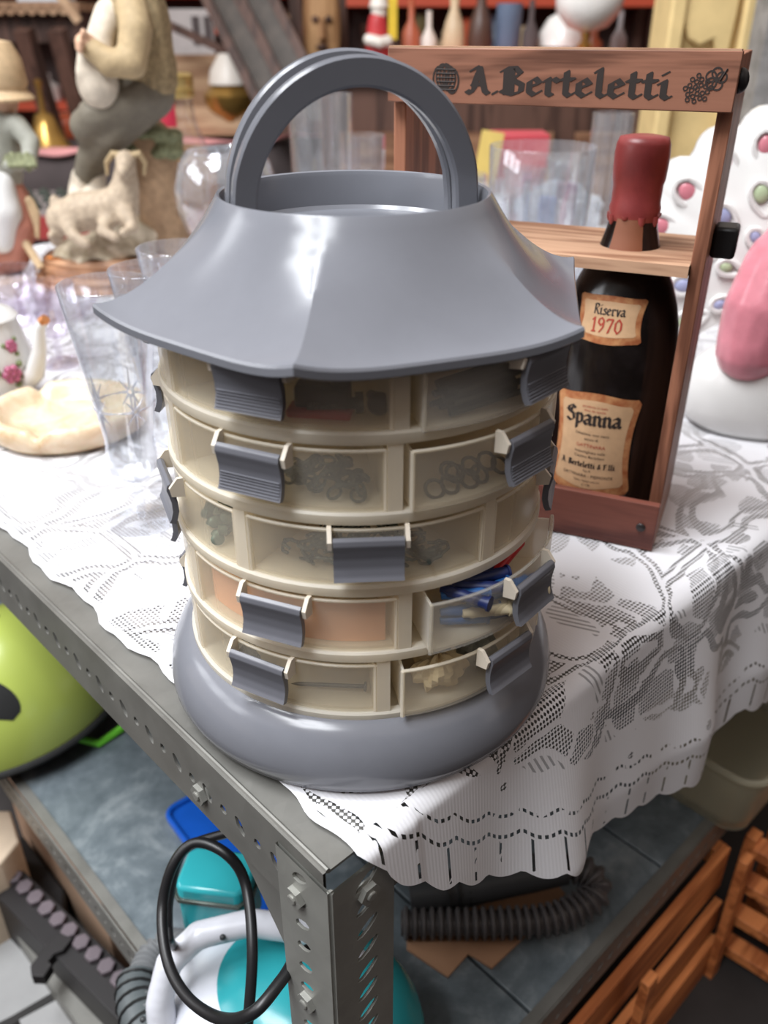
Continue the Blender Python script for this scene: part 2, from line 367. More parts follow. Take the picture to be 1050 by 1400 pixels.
# ------------------------------------------------------------------ lace tablecloth
def lace():
    t = NT('white_lace'); uv = t.n('ShaderNodeTexCoord').outputs['UV']
    nz = t.n('ShaderNodeTexNoise'); t.l(uv, nz.inputs['Vector']); nz.inputs['Scale'].default_value = 9; nz.inputs['Detail'].default_value = 2
    sb = t.n('ShaderNodeVectorMath', operation='SUBTRACT'); t.l(nz.outputs['Color'], sb.inputs[0]); sb.inputs[1].default_value = (.5, .5, .5)
    sc = t.n('ShaderNodeVectorMath', operation='SCALE'); t.l(sb.outputs[0], sc.inputs[0]); sc.inputs['Scale'].default_value = .085
    ad = t.n('ShaderNodeVectorMath', operation='ADD'); t.l(uv, ad.inputs[0]); t.l(sc.outputs[0], ad.inputs[1]); wp = ad.outputs[0]
    def vor(scale, feat='F1', vec=wp):
        o = t.n('ShaderNodeTexVoronoi', feature=feat); t.l(vec, o.inputs['Vector']); o.inputs['Scale'].default_value = scale; return o
    big = vor(9.5); edge = vor(9.5, 'DISTANCE_TO_EDGE'); mid = vor(26.0); mide = vor(26.0, 'DISTANCE_TO_EDGE')
    sep = t.n('ShaderNodeSeparateColor'); t.l(mid.outputs['Color'], sep.inputs[0])
    # net zones: some mid cells, away from the outline of the large motifs
    netz = t.math('MULTIPLY', t.math('GREATER_THAN', sep.outputs[0], .50), t.math('GREATER_THAN', mide.outputs['Distance'], .07))
    xy = t.n('ShaderNodeSeparateXYZ'); t.l(uv, xy.inputs[0]); U, V = xy.outputs[0], xy.outputs[1]
    k = 2 * math.pi / .0076
    p = t.math('SINE', t.math('MULTIPLY', t.math('ADD', U, V), k)); q = t.math('SINE', t.math('MULTIPLY', t.math('SUBTRACT', U, V), k))
    hole = t.math('GREATER_THAN', t.math('MULTIPLY', p, q), .13)
    hole2 = t.math('GREATER_THAN', t.math('MULTIPLY', p, q), -.05)
    # rows of eyelets round the large motifs
    outl = t.math('LESS_THAN', t.math('ABSOLUTE', t.math('SUBTRACT', edge.outputs['Distance'], .055)), .028)
    outl = t.math('MULTIPLY', outl, hole2)
    # open straw-like hatching inside other cells
    hat = t.math('GREATER_THAN', t.math('SINE', t.math('MULTIPLY', t.math('ADD', U, t.math('MULTIPLY', V, .45)), 2 * math.pi / .0062)), .35)
    hatz = t.math('MULTIPLY', t.math('LESS_THAN', sep.outputs[0], .20), t.math('GREATER_THAN', mide.outputs['Distance'], .10))
    body = t.math('MAXIMUM', t.math('MULTIPLY', netz, hole), t.math('MAXIMUM', outl, t.math('MULTIPLY', t.math('MULTIPLY', hat, hatz), .55)))
    at = t.n('ShaderNodeAttribute'); at.attribute_name = 'hem'; hm = at.outputs['Fac']
    body = t.math('MULTIPLY', body, t.math('GREATER_THAN', hm, .105))
    # plain band along the hem with two rows of drawn threads and slits between the scallops
    def band(a, b): return t.math('MULTIPLY', t.math('GREATER_THAN', hm, a), t.math('LESS_THAN', hm, b))
    dash = t.math('GREATER_THAN', t.math('SINE', t.math('MULTIPLY', U, 2 * math.pi / .0062)), -.1)
    slit = t.math('GREATER_THAN', t.math('SINE', t.math('MULTIPLY', U, 2 * math.pi / .030)), .965)
    wob = t.math('GREATER_THAN', t.noise(uv, 60, 2), .44)
    rows = t.math('MAXIMUM', t.math('MULTIPLY', band(.0405, .0445), dash), t.math('MULTIPLY', t.math('MULTIPLY', band(.062, .0655), dash), wob))
    rows = t.math('MAXIMUM', rows, t.math('MULTIPLY', t.math('MULTIPLY', band(.004, .038), slit), wob))
    # sparse sprigs in the band
    spr = vor(20.0, 'F1', uv); rows = t.math('MAXIMUM', rows, t.math('MULTIPLY', t.math('MULTIPLY', band(.072, .098), t.math('LESS_THAN', spr.outputs['Distance'], .11)), hole2))
    holeall = t.math('MAXIMUM', body, rows)
    d = t.n('ShaderNodeBsdfDiffuse'); tl = t.n('ShaderNodeBsdfTranslucent'); c = lin((232, 232, 236)); d.inputs[0].default_value = c; tl.inputs[0].default_value = c
    wv = t.math('SINE', t.math('MULTIPLY', U, 2 * math.pi / .0032)); bp = t.n('ShaderNodeBump'); t.l(wv, bp.inputs['Height']); bp.inputs['Strength'].default_value = .10; bp.inputs['Distance'].default_value = .0006
    t.l(bp.outputs[0], d.inputs['Normal'])
    m = t.n('ShaderNodeMixShader'); m.inputs[0].default_value = .12; t.l(d.outputs[0], m.inputs[1]); t.l(tl.outputs[0], m.inputs[2])
    tr = t.n('ShaderNodeBsdfTransparent'); m2 = t.n('ShaderNodeMixShader'); t.l(holeall, m2.inputs[0]); t.l(m.outputs[0], m2.inputs[1]); t.l(tr.outputs[0], m2.inputs[2])
    return t.done(m2.outputs[0])
def interp(x, xs, ys):
    if x <= xs[0]: return ys[0]
    for i in range(1, len(xs)):
        if x <= xs[i]:
            k = (x - xs[i - 1]) / (xs[i] - xs[i - 1]); return ys[i - 1] + (ys[i] - ys[i - 1]) * k
    return ys[-1]
def cloth():
    NU, NHANG, NTOP = 300, 44, 120
    vs, uv, hem, fs = [], [], [], []
    def ss(u): return TS * (u ** 1.35)
    def drop(s):
        d = interp(s, [0, .022, .05, .09, .136, .19, .25, .43, .53, .56, .8, 1.8], [.004, .008, .045, .085, .120, .150, .180, .225, .245, .215, .275, .275])
        return d + (.007 * abs(math.sin(math.pi * s / .0357)) if s > .04 else 0)
    for j in range(NHANG + NTOP):
        for i in range(NU):
            u = i / (NU - 1)
            if j < NHANG:
                s0 = .0215 + .004 * math.sin(3); s = s0 + (TS - s0) * u ** 1.35; D = drop(s); a = D * (1 - j / NHANG); r = .011
                if a < r * math.pi / 2: t_, z = .010 - r * math.sin(a / r) , .0018 - r * (1 - math.cos(a / r))
                else: t_, z = .010 - r, .0018 - r - (a - r * math.pi / 2)
                k = max(0, min(1, (a - .01) / .16))
                wv = (.5 + .5 * math.sin(2 * math.pi * s / .205 + .9)) * .020 + (.5 + .5 * math.sin(2 * math.pi * s / .118 + 2.2)) * .010
                t_ -= k * (wv + .008) + (.0045 if s < .07 else .003) * min(1, a / .012)
                vs.append(L(s, t_, z)); uv.append((s, -a)); hem.append(D - a)
            else:
                q = (j - NHANG) / (NTOP - 1); t_ = .010 + (TT - .02) * q ** 1.5
                sl = .0215 + .004 * math.sin(t_ * 47 + 3) * min(1, t_ / .05) + .002 * math.sin(t_ * 131) * min(1, t_ / .05)
                s = sl + (TS - sl) * u ** 1.35
                z = .0022 + .0016 * (math.sin(s * 23 + t_ * 9) * math.sin(t_ * 17 - s * 6) + .6 * math.sin(s * 61 + t_ * 47)) * min(1, t_ / .05)
                z = max(z, .0012)
                vs.append(L(s, t_, z)); uv.append((s, t_)); hem.append(.2 if u > .02 else .09)
    n = NU
    for j in range(NHANG + NTOP - 1):
        for i in range(n - 1): fs.append((j * n + i, j * n + i + 1, (j + 1) * n + i + 1, (j + 1) * n + i))
    m = MB(); m.v = [tuple(p) for p in vs]; m.f = fs
    o = m.build('tablecloth', lace(), uv=uv, smooth=180)
    at = o.data.attributes.new('hem', 'FLOAT', 'POINT'); at.data.foreach_set('value', hem)
    return tag(o, 'white floral lace tablecloth draped over the slotted steel table', 'tablecloth')
cloth()
# ------------------------------------------------------------------ grey carousel of drawers
OC = Vector((-.018, .5472, .0035))
GREY = pm('grey_plastic', (116, 118, 125), .19, 0, .05, 30, .4, .02)
GREYH = pm('dark_grey_plastic', (104, 105, 112), .34, 0, .06, 40, .5)
CREAM = frosted('cream_polypropylene', (252, 247, 235), .20, .4, .5)
FROST = frosted('clear_polypropylene', (253, 249, 240), .80, .3, .45); TRAYM = frosted('milky_polypropylene', (253, 250, 243), .30, .4, .55)
FROSTW = frosted('bluish_clear_polypropylene', (250, 250, 249), .795, .3, .45)
TAB = pm('milky_tab', (222, 212, 196), .4, 0, .03)
tow = thing('storage_carousel', 'grey and milky plastic drawer carousel with pagoda lid and round carrying handles', 'organizer', OC)
def rh(th, R, off=math.radians(21)):
    a = (th - off) % (math.pi / 3) - math.pi / 6; return R * math.cos(math.pi / 6) / math.cos(a)
# base
MB().lathe([(.0001, .001), (.140, .0), (.1455, .003), (.1490, .012), (.1490, .020), (.1465, .032), (.141, .043), (.1345, .0495), (.128, .0525), (.1265, .0525), (.126, .045), (.0001, .045)], 96).build('base', GREY, tow, smooth=50)
# lid
def lid():
    N, K = 180, 16; m = MB(); rows = []
    def sm(x): x = max(0, min(1, x)); return x * x * (3 - 2 * x)
    for k in range(K + 1):
        q = k / K; hx = sm(q / .42); row = []
        zz = .358 - .0565 * (1 - (1 - q) ** 1.55)
        for i in range(N):
            th = 2 * math.pi * i / N + math.radians(21); c = .0835 + (.138 - .0835) * q; h = .0835 + (rh(th, .1605) - .0835) * q
            r = c * (1 - hx) + h * hx
            up = .0075 * q ** 3 * ((rh(th, 1) - .866) / .134) ** 2
            row.append((r * math.cos(th), r * math.sin(th), zz - .003 * q ** 3 + up))
        rows.append(row)
    last = rows[-1]
    for dr, dz in ((.0010, -.0016), (.0009, -.0058), (-.0008, -.0070), (-.0028, -.0060), (-.004, -.0015)):
        rows.append([(p[0] * (1 + dr / math.hypot(p[0], p[1])), p[1] * (1 + dr / math.hypot(p[0], p[1])), p[2] + dz) for p in last])
    rows.append([(p[0] * .84, p[1] * .84, .2985) for p in last])
    head = []
    for r, z in ((.0001, .3345), (.076, .3345), (.0785, .337), (.0800, .3555), (.0810, .3585), (.0825, .3592)):
        head.append([(r * math.cos(2 * math.pi * i / N + math.radians(21)), r * math.sin(2 * math.pi * i / N + math.radians(21)), z) for i in range(N)])
    rows = head + rows
    vs = [p for r in rows for p in r]; fs = [(j * N + i, j * N + (i + 1) % N, (j + 1) * N + (i + 1) % N, (j + 1) * N + i) for j in range(len(rows) - 1) for i in range(N)]
    fs = [f[::-1] for f in fs]
    m.add(vs, fs); return m.build('lid', GREY, tow, smooth=24)
lid()
# two carrying hoops
def hoop(b, off, tilt, ra, w0, hgt):
    m = MB(); n = 48; rows = []
    cb, sb = math.cos(b), math.sin(b)
    for i in range(n + 1):
        a = math.pi * i / n; ww = w0 * (.80 + .08 * math.sin(a) ** 2); dep = .0095
        for (dr, dd) in ((ww / 2, -dep / 2 + .0015), (ww / 2 - .0015, -dep / 2), (-ww / 2 + .0015, -dep / 2), (-ww / 2, -dep / 2 + .0015), (-ww / 2, dep / 2 - .0015), (-ww / 2 + .0015, dep / 2), (ww / 2 - .0015, dep / 2), (ww / 2, dep / 2 - .0015)):
            r = ra + dr; x = r * math.cos(a); z = max(0, math.sin(a)) * (hgt + dr); y = off + dd + tilt * z
            z -= .012 * (1 - min(1, math.sin(a) * 4))
            rows.append((x * cb - y * sb, x * sb + y * cb, .3475 + z))
    fs = []
    for i in range(n):
        for k in range(8): fs.append((i * 8 + k, i * 8 + (k + 1) % 8, (i + 1) * 8 + (k + 1) % 8, (i + 1) * 8 + k))
    fs += [tuple(range(7, -1, -1)), tuple(n * 8 + k for k in range(8))]
    m.add(rows, fs); return m.build('carrying_handle', GREY, tow, smooth=35)
hoop(math.radians(17), -.0078, -.10, .0695, .0185, .0765); hoop(math.radians(17), .0078, .06, .0705, .0185, .0790)
# tiers
TZ0, TH, TR = .0525 - .0035, .0499, .1295
def A(deg): return math.radians(deg)          # azimuth: degrees to the right of the direction towards the camera
def pol(r, az, z): return (r * math.sin(az), -r * math.cos(az), z)
def arcwall(m, r0, r1, a0, a1, z0, z1, n=20, lean=0.0, sh=(0, 0)):
    def f(r): return lambda u, v: tuple(Vector(pol(r + lean * v, a0 + (a1 - a0) * u, z0 + (z1 - z0) * v)) + Vector((sh[0], sh[1], 0)))
    m.shell(f(r1), f(r0), n, 3)
def pull(drawer, az, zc, R, sh, ribs, tilt=0.0, w=.041, hh=.034):
    """hinged grey pull with its two milky ears; local frame: x tangent, y outward, z up"""
    o = Vector(pol(R, az, zc)) + Vector((sh[0], sh[1], 0)); tx = Vector((math.cos(az), math.sin(az), 0)); oy = Vector((math.sin(az), -math.cos(az), 0))
    M = frame(o, tx, oy)
    prof = [(.0065, .0115), (.0095, .0135), (.0125, .0120), (.0135, .0080), (.0120, .0030), (.0105, -.004), (.0105, -.012), (.0125, -.0185), (.0145, -.0215)]
    prof = [(p[0] * .74 + tilt * (.0135 - p[1]), p[1] * .80 + .0045) for p in prof]
    th = .0022; m = MB(); half = w / 2
    pts = []
    for k, p in enumerate(prof):
        d = Vector(prof[min(k + 1, len(prof) - 1)]) - Vector(prof[max(k - 1, 0)]); d.normalize(); pts.append((p[0] - d.y * th * -1, p[1] + d.x * th * -1))
    def fo(u, v):
        k = v * (len(prof) - 1); i = min(int(k), len(prof) - 2); q = k - i
        return ((u - .5) * w, prof[i][0] * (1 - q) + prof[i + 1][0] * q, prof[i][1] * (1 - q) + prof[i + 1][1] * q)
    def fi(u, v):
        k = v * (len(prof) - 1); i = min(int(k), len(prof) - 2); q = k - i
        return ((u - .5) * w, pts[i][0] * (1 - q) + pts[i + 1][0] * q - .0018, pts[i][1] * (1 - q) + pts[i + 1][1] * q)
    m.shell(fo, fi, 4, 33, M)
    if ribs:
        for k in range(6):
            zz = -.0195 + .0022 * k; y = .74 * interp(zz, [-.0215, -.0185, -.012, -.004], [.0145, .0125, .0105, .0105]) + tilt * (.0135 - zz); z = zz * .8 + .0045
            m.tube([(-half + .001, y + .0002, z), (half - .001, y + .0002, z)], .00055, 6, M=M)
    m.build('pull', GREYH, drawer, smooth=50)
    for sx in (-1, 1):
        m = MB(); m.prism([(-.001, .006), (.0075, .0075), (.0085, .0130), (.003, .0195), (-.001, .0195)], sx * (half + .0006), sx * (half + .0032), M @ frame((0, 0, 0), Ys, Zs, Xs)); 
        m.build('bracket', TAB, drawer)
def drawer(tier, a0, a1, out=0.0, ribs=False, paz=None, mat=None, tilt=0.0, lower=False):
    z0 = TZ0 + (4 - tier) * TH + .0085; z1 = z0 + TH - .0125
    if lower: z1 -= .003
    d = bpy.data.objects.new('drawer', None); COL.objects.link(d); d.parent = tow; d.empty_display_size = .01
    am = (a0 + a1) / 2; sh = (math.sin(am) * out, -math.cos(am) * out); mat = mat or FROST
    m = MB(); arcwall(m, TR - .0042, TR - .0022, a0, a1, z0, z1, 24, .0006, sh)
    m.build('drawer_front', mat, d)
    m = MB(); arcwall(m, .030, .0325, a0, a1, z0, z1 - .004, 8, 0, sh)
    def fl(z): return lambda u, v: tuple(Vector(pol(.0325 + (TR - .0045 - .0325) * v, a0 + (a1 - a0) * u, z)) + Vector((sh[0], sh[1], 0)))
    m.shell(fl(z0 + .0018), fl(z0), 14, 3)
    for a, sg in ((a0, 1), (a1, -1)):
        def wl(dd): return lambda u, v: tuple(Vector(pol(.0325 + (TR - .0045 - .0325) * u, a, z0 + .0018 + (z1 - z0 - .004) * v)) + Vector((sh[0] + sg * dd * math.cos(a), sh[1] + sg * dd * math.sin(a), 0)))
        m.shell(wl(0), wl(.0016), 4, 2)
    m.build('tray', TRAYM, d)
    m = MB()
    m.tube([Vector(pol(TR - .0026, a0 + (a1 - a0) * k / 24, z1)) + Vector((sh[0], sh[1], 0)) for k in range(25)], .0012, 6)
    for a in (a0, a1): m.tube([Vector(pol(TR - .0028, a, z)) + Vector((sh[0], sh[1], 0)) for z in (z0, z1)], .0014, 6)
    m.build('drawer_rim', CREAM if mat is FROST else FROSTW, d)
    pull(d, am if paz is None else paz, (z0 + z1) / 2 + .003, TR - .0022, sh, ribs, tilt)
    return d
OFF = {0: 12.5, 1: 11.0, 2: 40.0, 3: 14.0, 4: 8.0}; ND = 5
DR = {}; OUTS = {0: .009, 1: .006, 3: .014, 4: .010}
for tier in range(5):
    zb = TZ0 + (4 - tier) * TH
    m = MB()
    m.lathe([(.024, .0012), (TR - .006, .0012), (TR - .0055, 0), (TR - .001, 0), (TR, .0012), (TR, .0066), (TR - .0012, .0078), (TR - .0060, .0078), (TR - .0062, .0042), (.024, .0042)], 96, (0, 0, zb), closed=True)
    m.build('tier_ring', CREAM, tow, smooth=40)
    for q in range(ND):
        a = A(OFF[tier] + 72 * q)
        m = MB(); m.box((0, (.028 + TR - .004) / 2, zb + .0078 + (TH - .0078) / 2), (.0022, TR - .004 - .028, TH - .0080), Matrix.Rotation(a + math.pi, 4, 'Z'))
        m.box((0, TR - .0040, zb + .0078 + (TH - .0078) / 2), (.0085, .005, TH - .0080), Matrix.Rotation(a + math.pi, 4, 'Z'))
        m.build('divider', CREAM, tow, smooth=30)
    for q in range(ND):
        a0, a1 = A(OFF[tier] + 72 * (q - 1) + 2.4), A(OFF[tier] + 72 * q - 2.4)
        out = 0; mat = FROST; til = 0.0; paz = None
        if q == 1 and tier != 2: out = OUTS[tier]; mat = FROSTW if tier in (0, 3) else FROST; til = .05
        DR[tier, q] = drawer(tier, a0, a1, out, tier < 2, paz, mat, til)
m = MB(); m.lathe([(.022, .0), (.024, .0), (.024, 5 * TH - .001), (.022, 5 * TH - .001)], 32, (0, 0, TZ0), closed=True); m.build('spindle', CREAM, tow)
m = MB(); m.lathe([(.024, .0), (TR - .004, 0), (TR - .004, .003), (.024, .003)], 96, (0, 0, TZ0 + 5 * TH), closed=True); m.build('tier_cover', CREAM, tow)
# ------------------------------------------------------------------ lettering by broad-nib strokes
GL = {
 'e': (.72, [[(.12, .48), (.58, .72), (.36, 1.0), (.1, .78), (.1, .2), (.34, 0), (.6, .2)]]),
 'r': (.66, [[(0, .85), (.15, 1), (.15, .12), (.32, 0)], [(.15, .8), (.4, 1), (.6, .84)]]),
 't': (.58, [[(.2, 1.42), (.2, .15), (.38, 0), (.55, .15)], [(0, .98), (.5, .98)]]),
 'l': (.50, [[(.02, 1.45), (.18, 1.62), (.18, .15), (.36, 0), (.48, .1)]]),
 'i': (.50, [[(0, .85), (.18, 1), (.18, .15), (.36, 0), (.46, .08)], [(.14, 1.38), (.24, 1.46)]]),
 'A': (1.12, [[(0, .12), (.18, 0), (.34, .3), (.58, 1.55), (.86, .15), (1.02, 0)], [(.26, .55), (.76, .55)], [(.2, 1.4), (.42, 1.6), (.58, 1.5)], [(.5, 1.3), (.3, .5)]]),
 'B': (1.10, [[(.2, 1.5), (.2, .05)], [(0, 1.4), (.2, 1.56), (.62, 1.6), (.86, 1.3), (.48, .88), (.95, .6), (.92, .18), (.56, 0), (.2, .1), (0, .2)], [(.46, 1.5), (.46, .1)]]),
 'S': (1.0, [[(.88, 1.4), (.55, 1.6), (.18, 1.38), (.16, 1.0), (.75, .78), (.86, .3), (.5, 0), (.1, .22)], [(.50, 1.30), (.47, .85)], [(0, 1.1), (.2, 1.25)]]),
 'p': (.78, [[(0, .85), (.15, 1), (.15, -.52)], [(.15, .85), (.45, 1), (.64, .8), (.64, .2), (.4, 0), (.15, .15)]]),
 'a': (.82, [[(.1, .86), (.34, 1), (.58, .85), (.58, .15), (.76, 0)], [(.58, .52), (.26, .5), (.08, .32), (.1, .14), (.3, 0), (.58, .2)]]),
 'n': (.86, [[(0, .85), (.15, 1), (.15, .1), (.26, 0)], [(.15, .8), (.45, 1), (.63, .8), (.63, .15), (.8, 0)]]),
 'R': (1.0, [[(.2, 1.5), (.2, 0)], [(0, 1.4), (.25, 1.58), (.7, 1.55), (.8, 1.2), (.4, .85), (.8, .1), (.95, 0)]]),
 's': (.62, [[(.55, .88), (.3, 1), (.1, .8), (.5, .4), (.5, .15), (.28, 0), (.05, .15)]]),
 'v': (.70, [[(0, .9), (.15, 1), (.3, .1), (.36, 0), (.6, .95)]]),
 '&': (.9, [[(.75, .2), (.3, 1.1), (.45, 1.4), (.6, 1.15), (.1, .4), (.3, 0), (.8, .6)]]),
 'F': (.9, [[(.25, 1.5), (.25, 0)], [(0, 1.45), (.8, 1.5)], [(.25, .8), (.6, .8)]]),
 '.': (.34, [[(.1, .02), (.16, .1)]]), ' ': (.45, []),
 '1': (.5, [[(.05, 1.1), (.25, 1.35), (.25, 0)], [(.08, 0), (.42, 0)]]),
 '9': (.8, [[(.6, .95), (.35, .65), (.1, .9), (.15, 1.25), (.4, 1.38), (.62, 1.15), (.6, .5), (.3, 0)]]),
 '7': (.72, [[(.05, 1.15), (.1, 1.32), (.62, 1.32), (.25, 0)]]),
 '0': (.82, [[(.38, 1.38), (.1, 1.0), (.1, .38), (.38, 0), (.66, .38), (.66, 1.0), (.38, 1.38)]]),
}
def hull(P):
    P = sorted(set(P)); lo = []; up = []
    def cr(o, a, b): return (a[0] - o[0]) * (b[1] - o[1]) - (a[1] - o[1]) * (b[0] - o[0])
    for p in P:
        while len(lo) > 1 and cr(lo[-2], lo[-1], p) <= 0: lo.pop()
        lo.append(p)
    for p in reversed(P):
        while len(up) > 1 and cr(up[-2], up[-1], p) <= 0: up.pop()
        up.append(p)
    return lo[:-1] + up[:-1]
def script(text, size, nib=.13, thin=.035, gap=.05):
    """list of convex polygons (2-D, baseline at y=0) and total width"""
    a = math.radians(38); n = (nib * math.cos(a), nib * math.sin(a)); p_ = (-thin * math.sin(a), thin * math.cos(a)); x = 0; out = []
    for ch in text:
        w, st = GL[ch]
        for line in st:
            for k in range(len(line) - 1):
                pts = []
                for q in (line[k], line[k + 1]):
                    for s1 in (-1, 1):
                        for s2 in (-1, 1): pts.append((round((x + q[0] + s1 * n[0] + s2 * p_[0]) * size, 6), round((q[1] + s1 * n[1] + s2 * p_[1]) * size, 6)))
                out.append(hull(pts))
        x += w + gap
    return out, x * size
def centred(polys, w, cx, cy): return [[(p[0] - w / 2 + cx, p[1] + cy) for p in q] for q in polys]
def flatpolys(m, polys, fn, h=.0):
    for k, q in enumerate(polys):
        n = len(q); m.add([fn(x, y, h + .000004 * (k % 7)) for x, y in q], [tuple(range(n))])
def smalltext(body, size):
    c = bpy.data.curves.new('t', 'FONT'); c.body = body; c.size = size; c.align_x = 'CENTER'; c.fill_mode = 'FRONT'; c.resolution_u = 2
    o = bpy.data.objects.new('t', c); COL.objects.link(o); bpy.context.view_layer.update()
    me = bpy.data.meshes.new_from_object(o.evaluated_get(bpy.context.evaluated_depsgraph_get()))
    v = [(p.co.x, p.co.y) for p in me.vertices]; f = [tuple(p.vertices) for p in me.polygons]
    bpy.data.objects.remove(o); bpy.data.curves.remove(c); bpy.data.meshes.remove(me)
    return v, f
# ------------------------------------------------------------------ wooden bottle carrier
CW, CD, CH = .280, .135, .430
cdir = Vector((.9178, -.3971, 0)); cback = Vector((.3971, .9178, 0))
CO = Vector((.260, .703, .003)) - cdir * CW           # front-left foot of the carrier
crz = math.atan2(cdir.y, cdir.x)
cr = thing('bottle_carrier', 'brown wooden two-bottle carrier with black lettering on its top board', 'bottle carrier', CO, crz)
WOODX = wood('pine_stain_x', (146, 100, 80), (96, 62, 48), 0, 1.2, .5); WOODZ = wood('pine_stain_z', (160, 108, 84), (100, 62, 46), 2, 1.2, .5)
DARKX = wood('red_stain_x', (124, 74, 62), (86, 48, 42), 0, 1.0, .45); PALE = wood('worn_pine', (190, 152, 124), (134, 94, 70), 0, 1.3, .6)
tk = .0115
MB().box((tk / 2, .014 + (CD - .014) / 2, CH / 2 - .001), (tk, CD - .0142, CH - .002)).build('side_post', WOODZ, cr, bevel=.001)
MB().box((CW - tk / 2, .014 + (CD - .014) / 2, CH / 2 - .001), (tk, CD - .0142, CH - .002)).build('side_post', WOODZ, cr, bevel=.001)
bar = MB().box((CW / 2, .0070, CH - .0205), (CW, .0138, .041)).build('top_board', WOODX, cr, bevel=.0008)
MB().box((CW / 2, .0070, CH + .0004), (CW - .002, .0130, .0016)).build('worn_edge', PALE, bar)
MB().box((CW / 2, .004, .0265), (CW, .008, .050), ).build('front_board', DARKX, cr, bevel=.001)
MB().box((CW / 2, CD - .004, .0265), (CW - 2 * tk, .008, .050)).build('back_board', DARKX, cr, bevel=.001)
MB().box((CW / 2, CD / 2, .005), (CW - 2 * tk, CD - .018, .008)).build('bottom_board', DARKX, cr)
BX = CW - tk - .0585; BY = CD / 2                        # bottle axis in the carrier frame
m = MB()
def nb(zz):
    P = []
    return P
nx = [BX, tk + .0585]; NZ = .2640; NT_ = .0095
xs = [tk, (nx[0] + nx[1]) / 2, CW - tk]
plate(m, frame((0, 0, NZ), Xs, Ys), [(xs[0], xs[1], (nx[1], CD / 2, .0235, .0235, 0)), (xs[1], xs[2], (nx[0], CD / 2, .0235, .0235, 0))], .004, CD - .004, NT_)
m.build('neck_board', PALE, cr, smooth=30)
IRON = pm('black_iron', (34, 33, 34), .45, .3, .1)
MB().box((CW + .010, CD / 2 - .005, .285), (.020, .030, .026)).build('clip', IRON, cr, bevel=.003)
m = MB(); m.ell((CW + .001, .018, CH - .020), (.006, .009, .009)); m.build('knob', IRON, cr)
m = MB(); m.ell((CW - .014, -.0008, .026), (.0045, .002, .0045)); m.build('nail_head', pm('nail_steel', (70, 66, 66), .4, .7), cr)
m = MB(); m.ell((.014, -.0008, .026), (.0045, .002, .0045)); m.build('nail_head', MC['nail_steel'], cr)
INK = pm('burnt_ink', (44, 34, 30), .7, 0, .1)
m = MB(); po, w = script('A.Berteletti', 1.0, .15, .045, .10); k = .164 / w
flatpolys(m, [[(p[0] * k + .0715, p[1] * .0119 + CH - .0325) for p in q] for q in po], lambda x, y, h: (x, -.0002 - h, y)); m.build('lettering', INK, bar)
# grape bunch emblem on the right, crest emblem on the left
def disc(m, x, y, r, ri=0, n=12, fn=None, sy=1.0):
    if ri:
        vs = [fn(x + q * math.cos(2 * math.pi * i / n), y + sy * q * math.sin(2 * math.pi * i / n), 0) for q in (r, ri) for i in range(n)]
        m.add(vs, [(i, (i + 1) % n, n + (i + 1) % n, n + i) for i in range(n)])
    else: m.add([fn(x + r * math.cos(2 * math.pi * i / n), y + sy * r * math.sin(2 * math.pi * i / n), 0) for i in range(n)], [tuple(range(n))])
fb = lambda x, y, h: (x, -.0002 - h, y)
m = MB(); gx, gy = CW - .0215, CH - .0225
for k in range(22):
    a = k * 2.4; r = .0021 * math.sqrt(k); x = -.005 + r * 1.0 * math.cos(a) - .004; y = -.002 + r * math.sin(a)
    disc(m, gx + x + .003, gy + y - .001, .0019, .0010, 10, lambda x, y, h: (x, -.0002 - .00001 * k, y))
for k in range(5): 
    a = k * 1.2 + .3; disc(m, gx + .006 + .004 * math.cos(a), gy + .004 + .004 * math.sin(a), .0042, .0030, 14, lambda x, y, h: (x, -.0002 - .00001 * k, y))
m.tube([fb(gx + .009, gy + .003, 0), fb(gx + .013, gy + .011, 0)], .0006, 5)
m.build('grape_emblem', INK, bar)
m = MB(); gx = .0525
for k in range(5): disc(m, gx + (k - 2) * .0028, gy + .002 * math.sin(k), .0062, .0048, 16, lambda x, y, h: (x, -.0002 - .00001 * k, y), 1.6)
for k in range(6): m.tube([fb(gx - .008, gy - .008 + .003 * k, 0), fb(gx + .008, gy - .008 + .003 * k, 0)], .0005, 5)
m.build('crest_emblem', INK, bar)
# ------------------------------------------------------------------ magnum bottle
BP = CO + cdir * BX + cback * BY
bt = thing('wine_bottle', 'dark wine bottle with red wax top and tan label in the wooden carrier', 'bottle', BP + Vector((0, 0, .0095)), crz)
BG = NT('dark_bottle_glass'); v = BG.obj(); n = BG.noise(v, 25, 4, .7)
BG = BG.done(BG.bsdf(BG.ramp(n, [(.5, lin((20, 15, 14))), (.8, lin((38, 32, 32)))]), BG.math('MULTIPLY_ADD', n, .35, .02), 0, .5))
BR = .0565
prof = [(.0001, .004), (.030, .006), (.048, .001), (.0555, .004), (BR, .012), (BR, .150), (.0560, .172), (.0540, .194), (.0495, .214), (.0425, .233), (.0335, .250), (.0262, .265), (.0220, .280), (.0195, .297), (.0185, .310), (.0185, .330)]
MB().lathe(prof, 56).build('glass_body', BG, bt, smooth=60)
MB().lathe([(r_, z_ - .0125) for r_, z_ in [(.0188, .296), (.0208, .297), (.0217, .303), (.0225, .309), (.0212, .314), (.0214, .328), (.0226, .333), (.0232, .343), (.0234, .352), (.0226, .361), (.0205, .3665), (.012, .368), (.0001, .3675)]], 40).build('wax_cap', pm('red_wax', (152, 66, 66), .38, 0, .25, 45, .5, .12), bt, smooth=60)
m = MB()
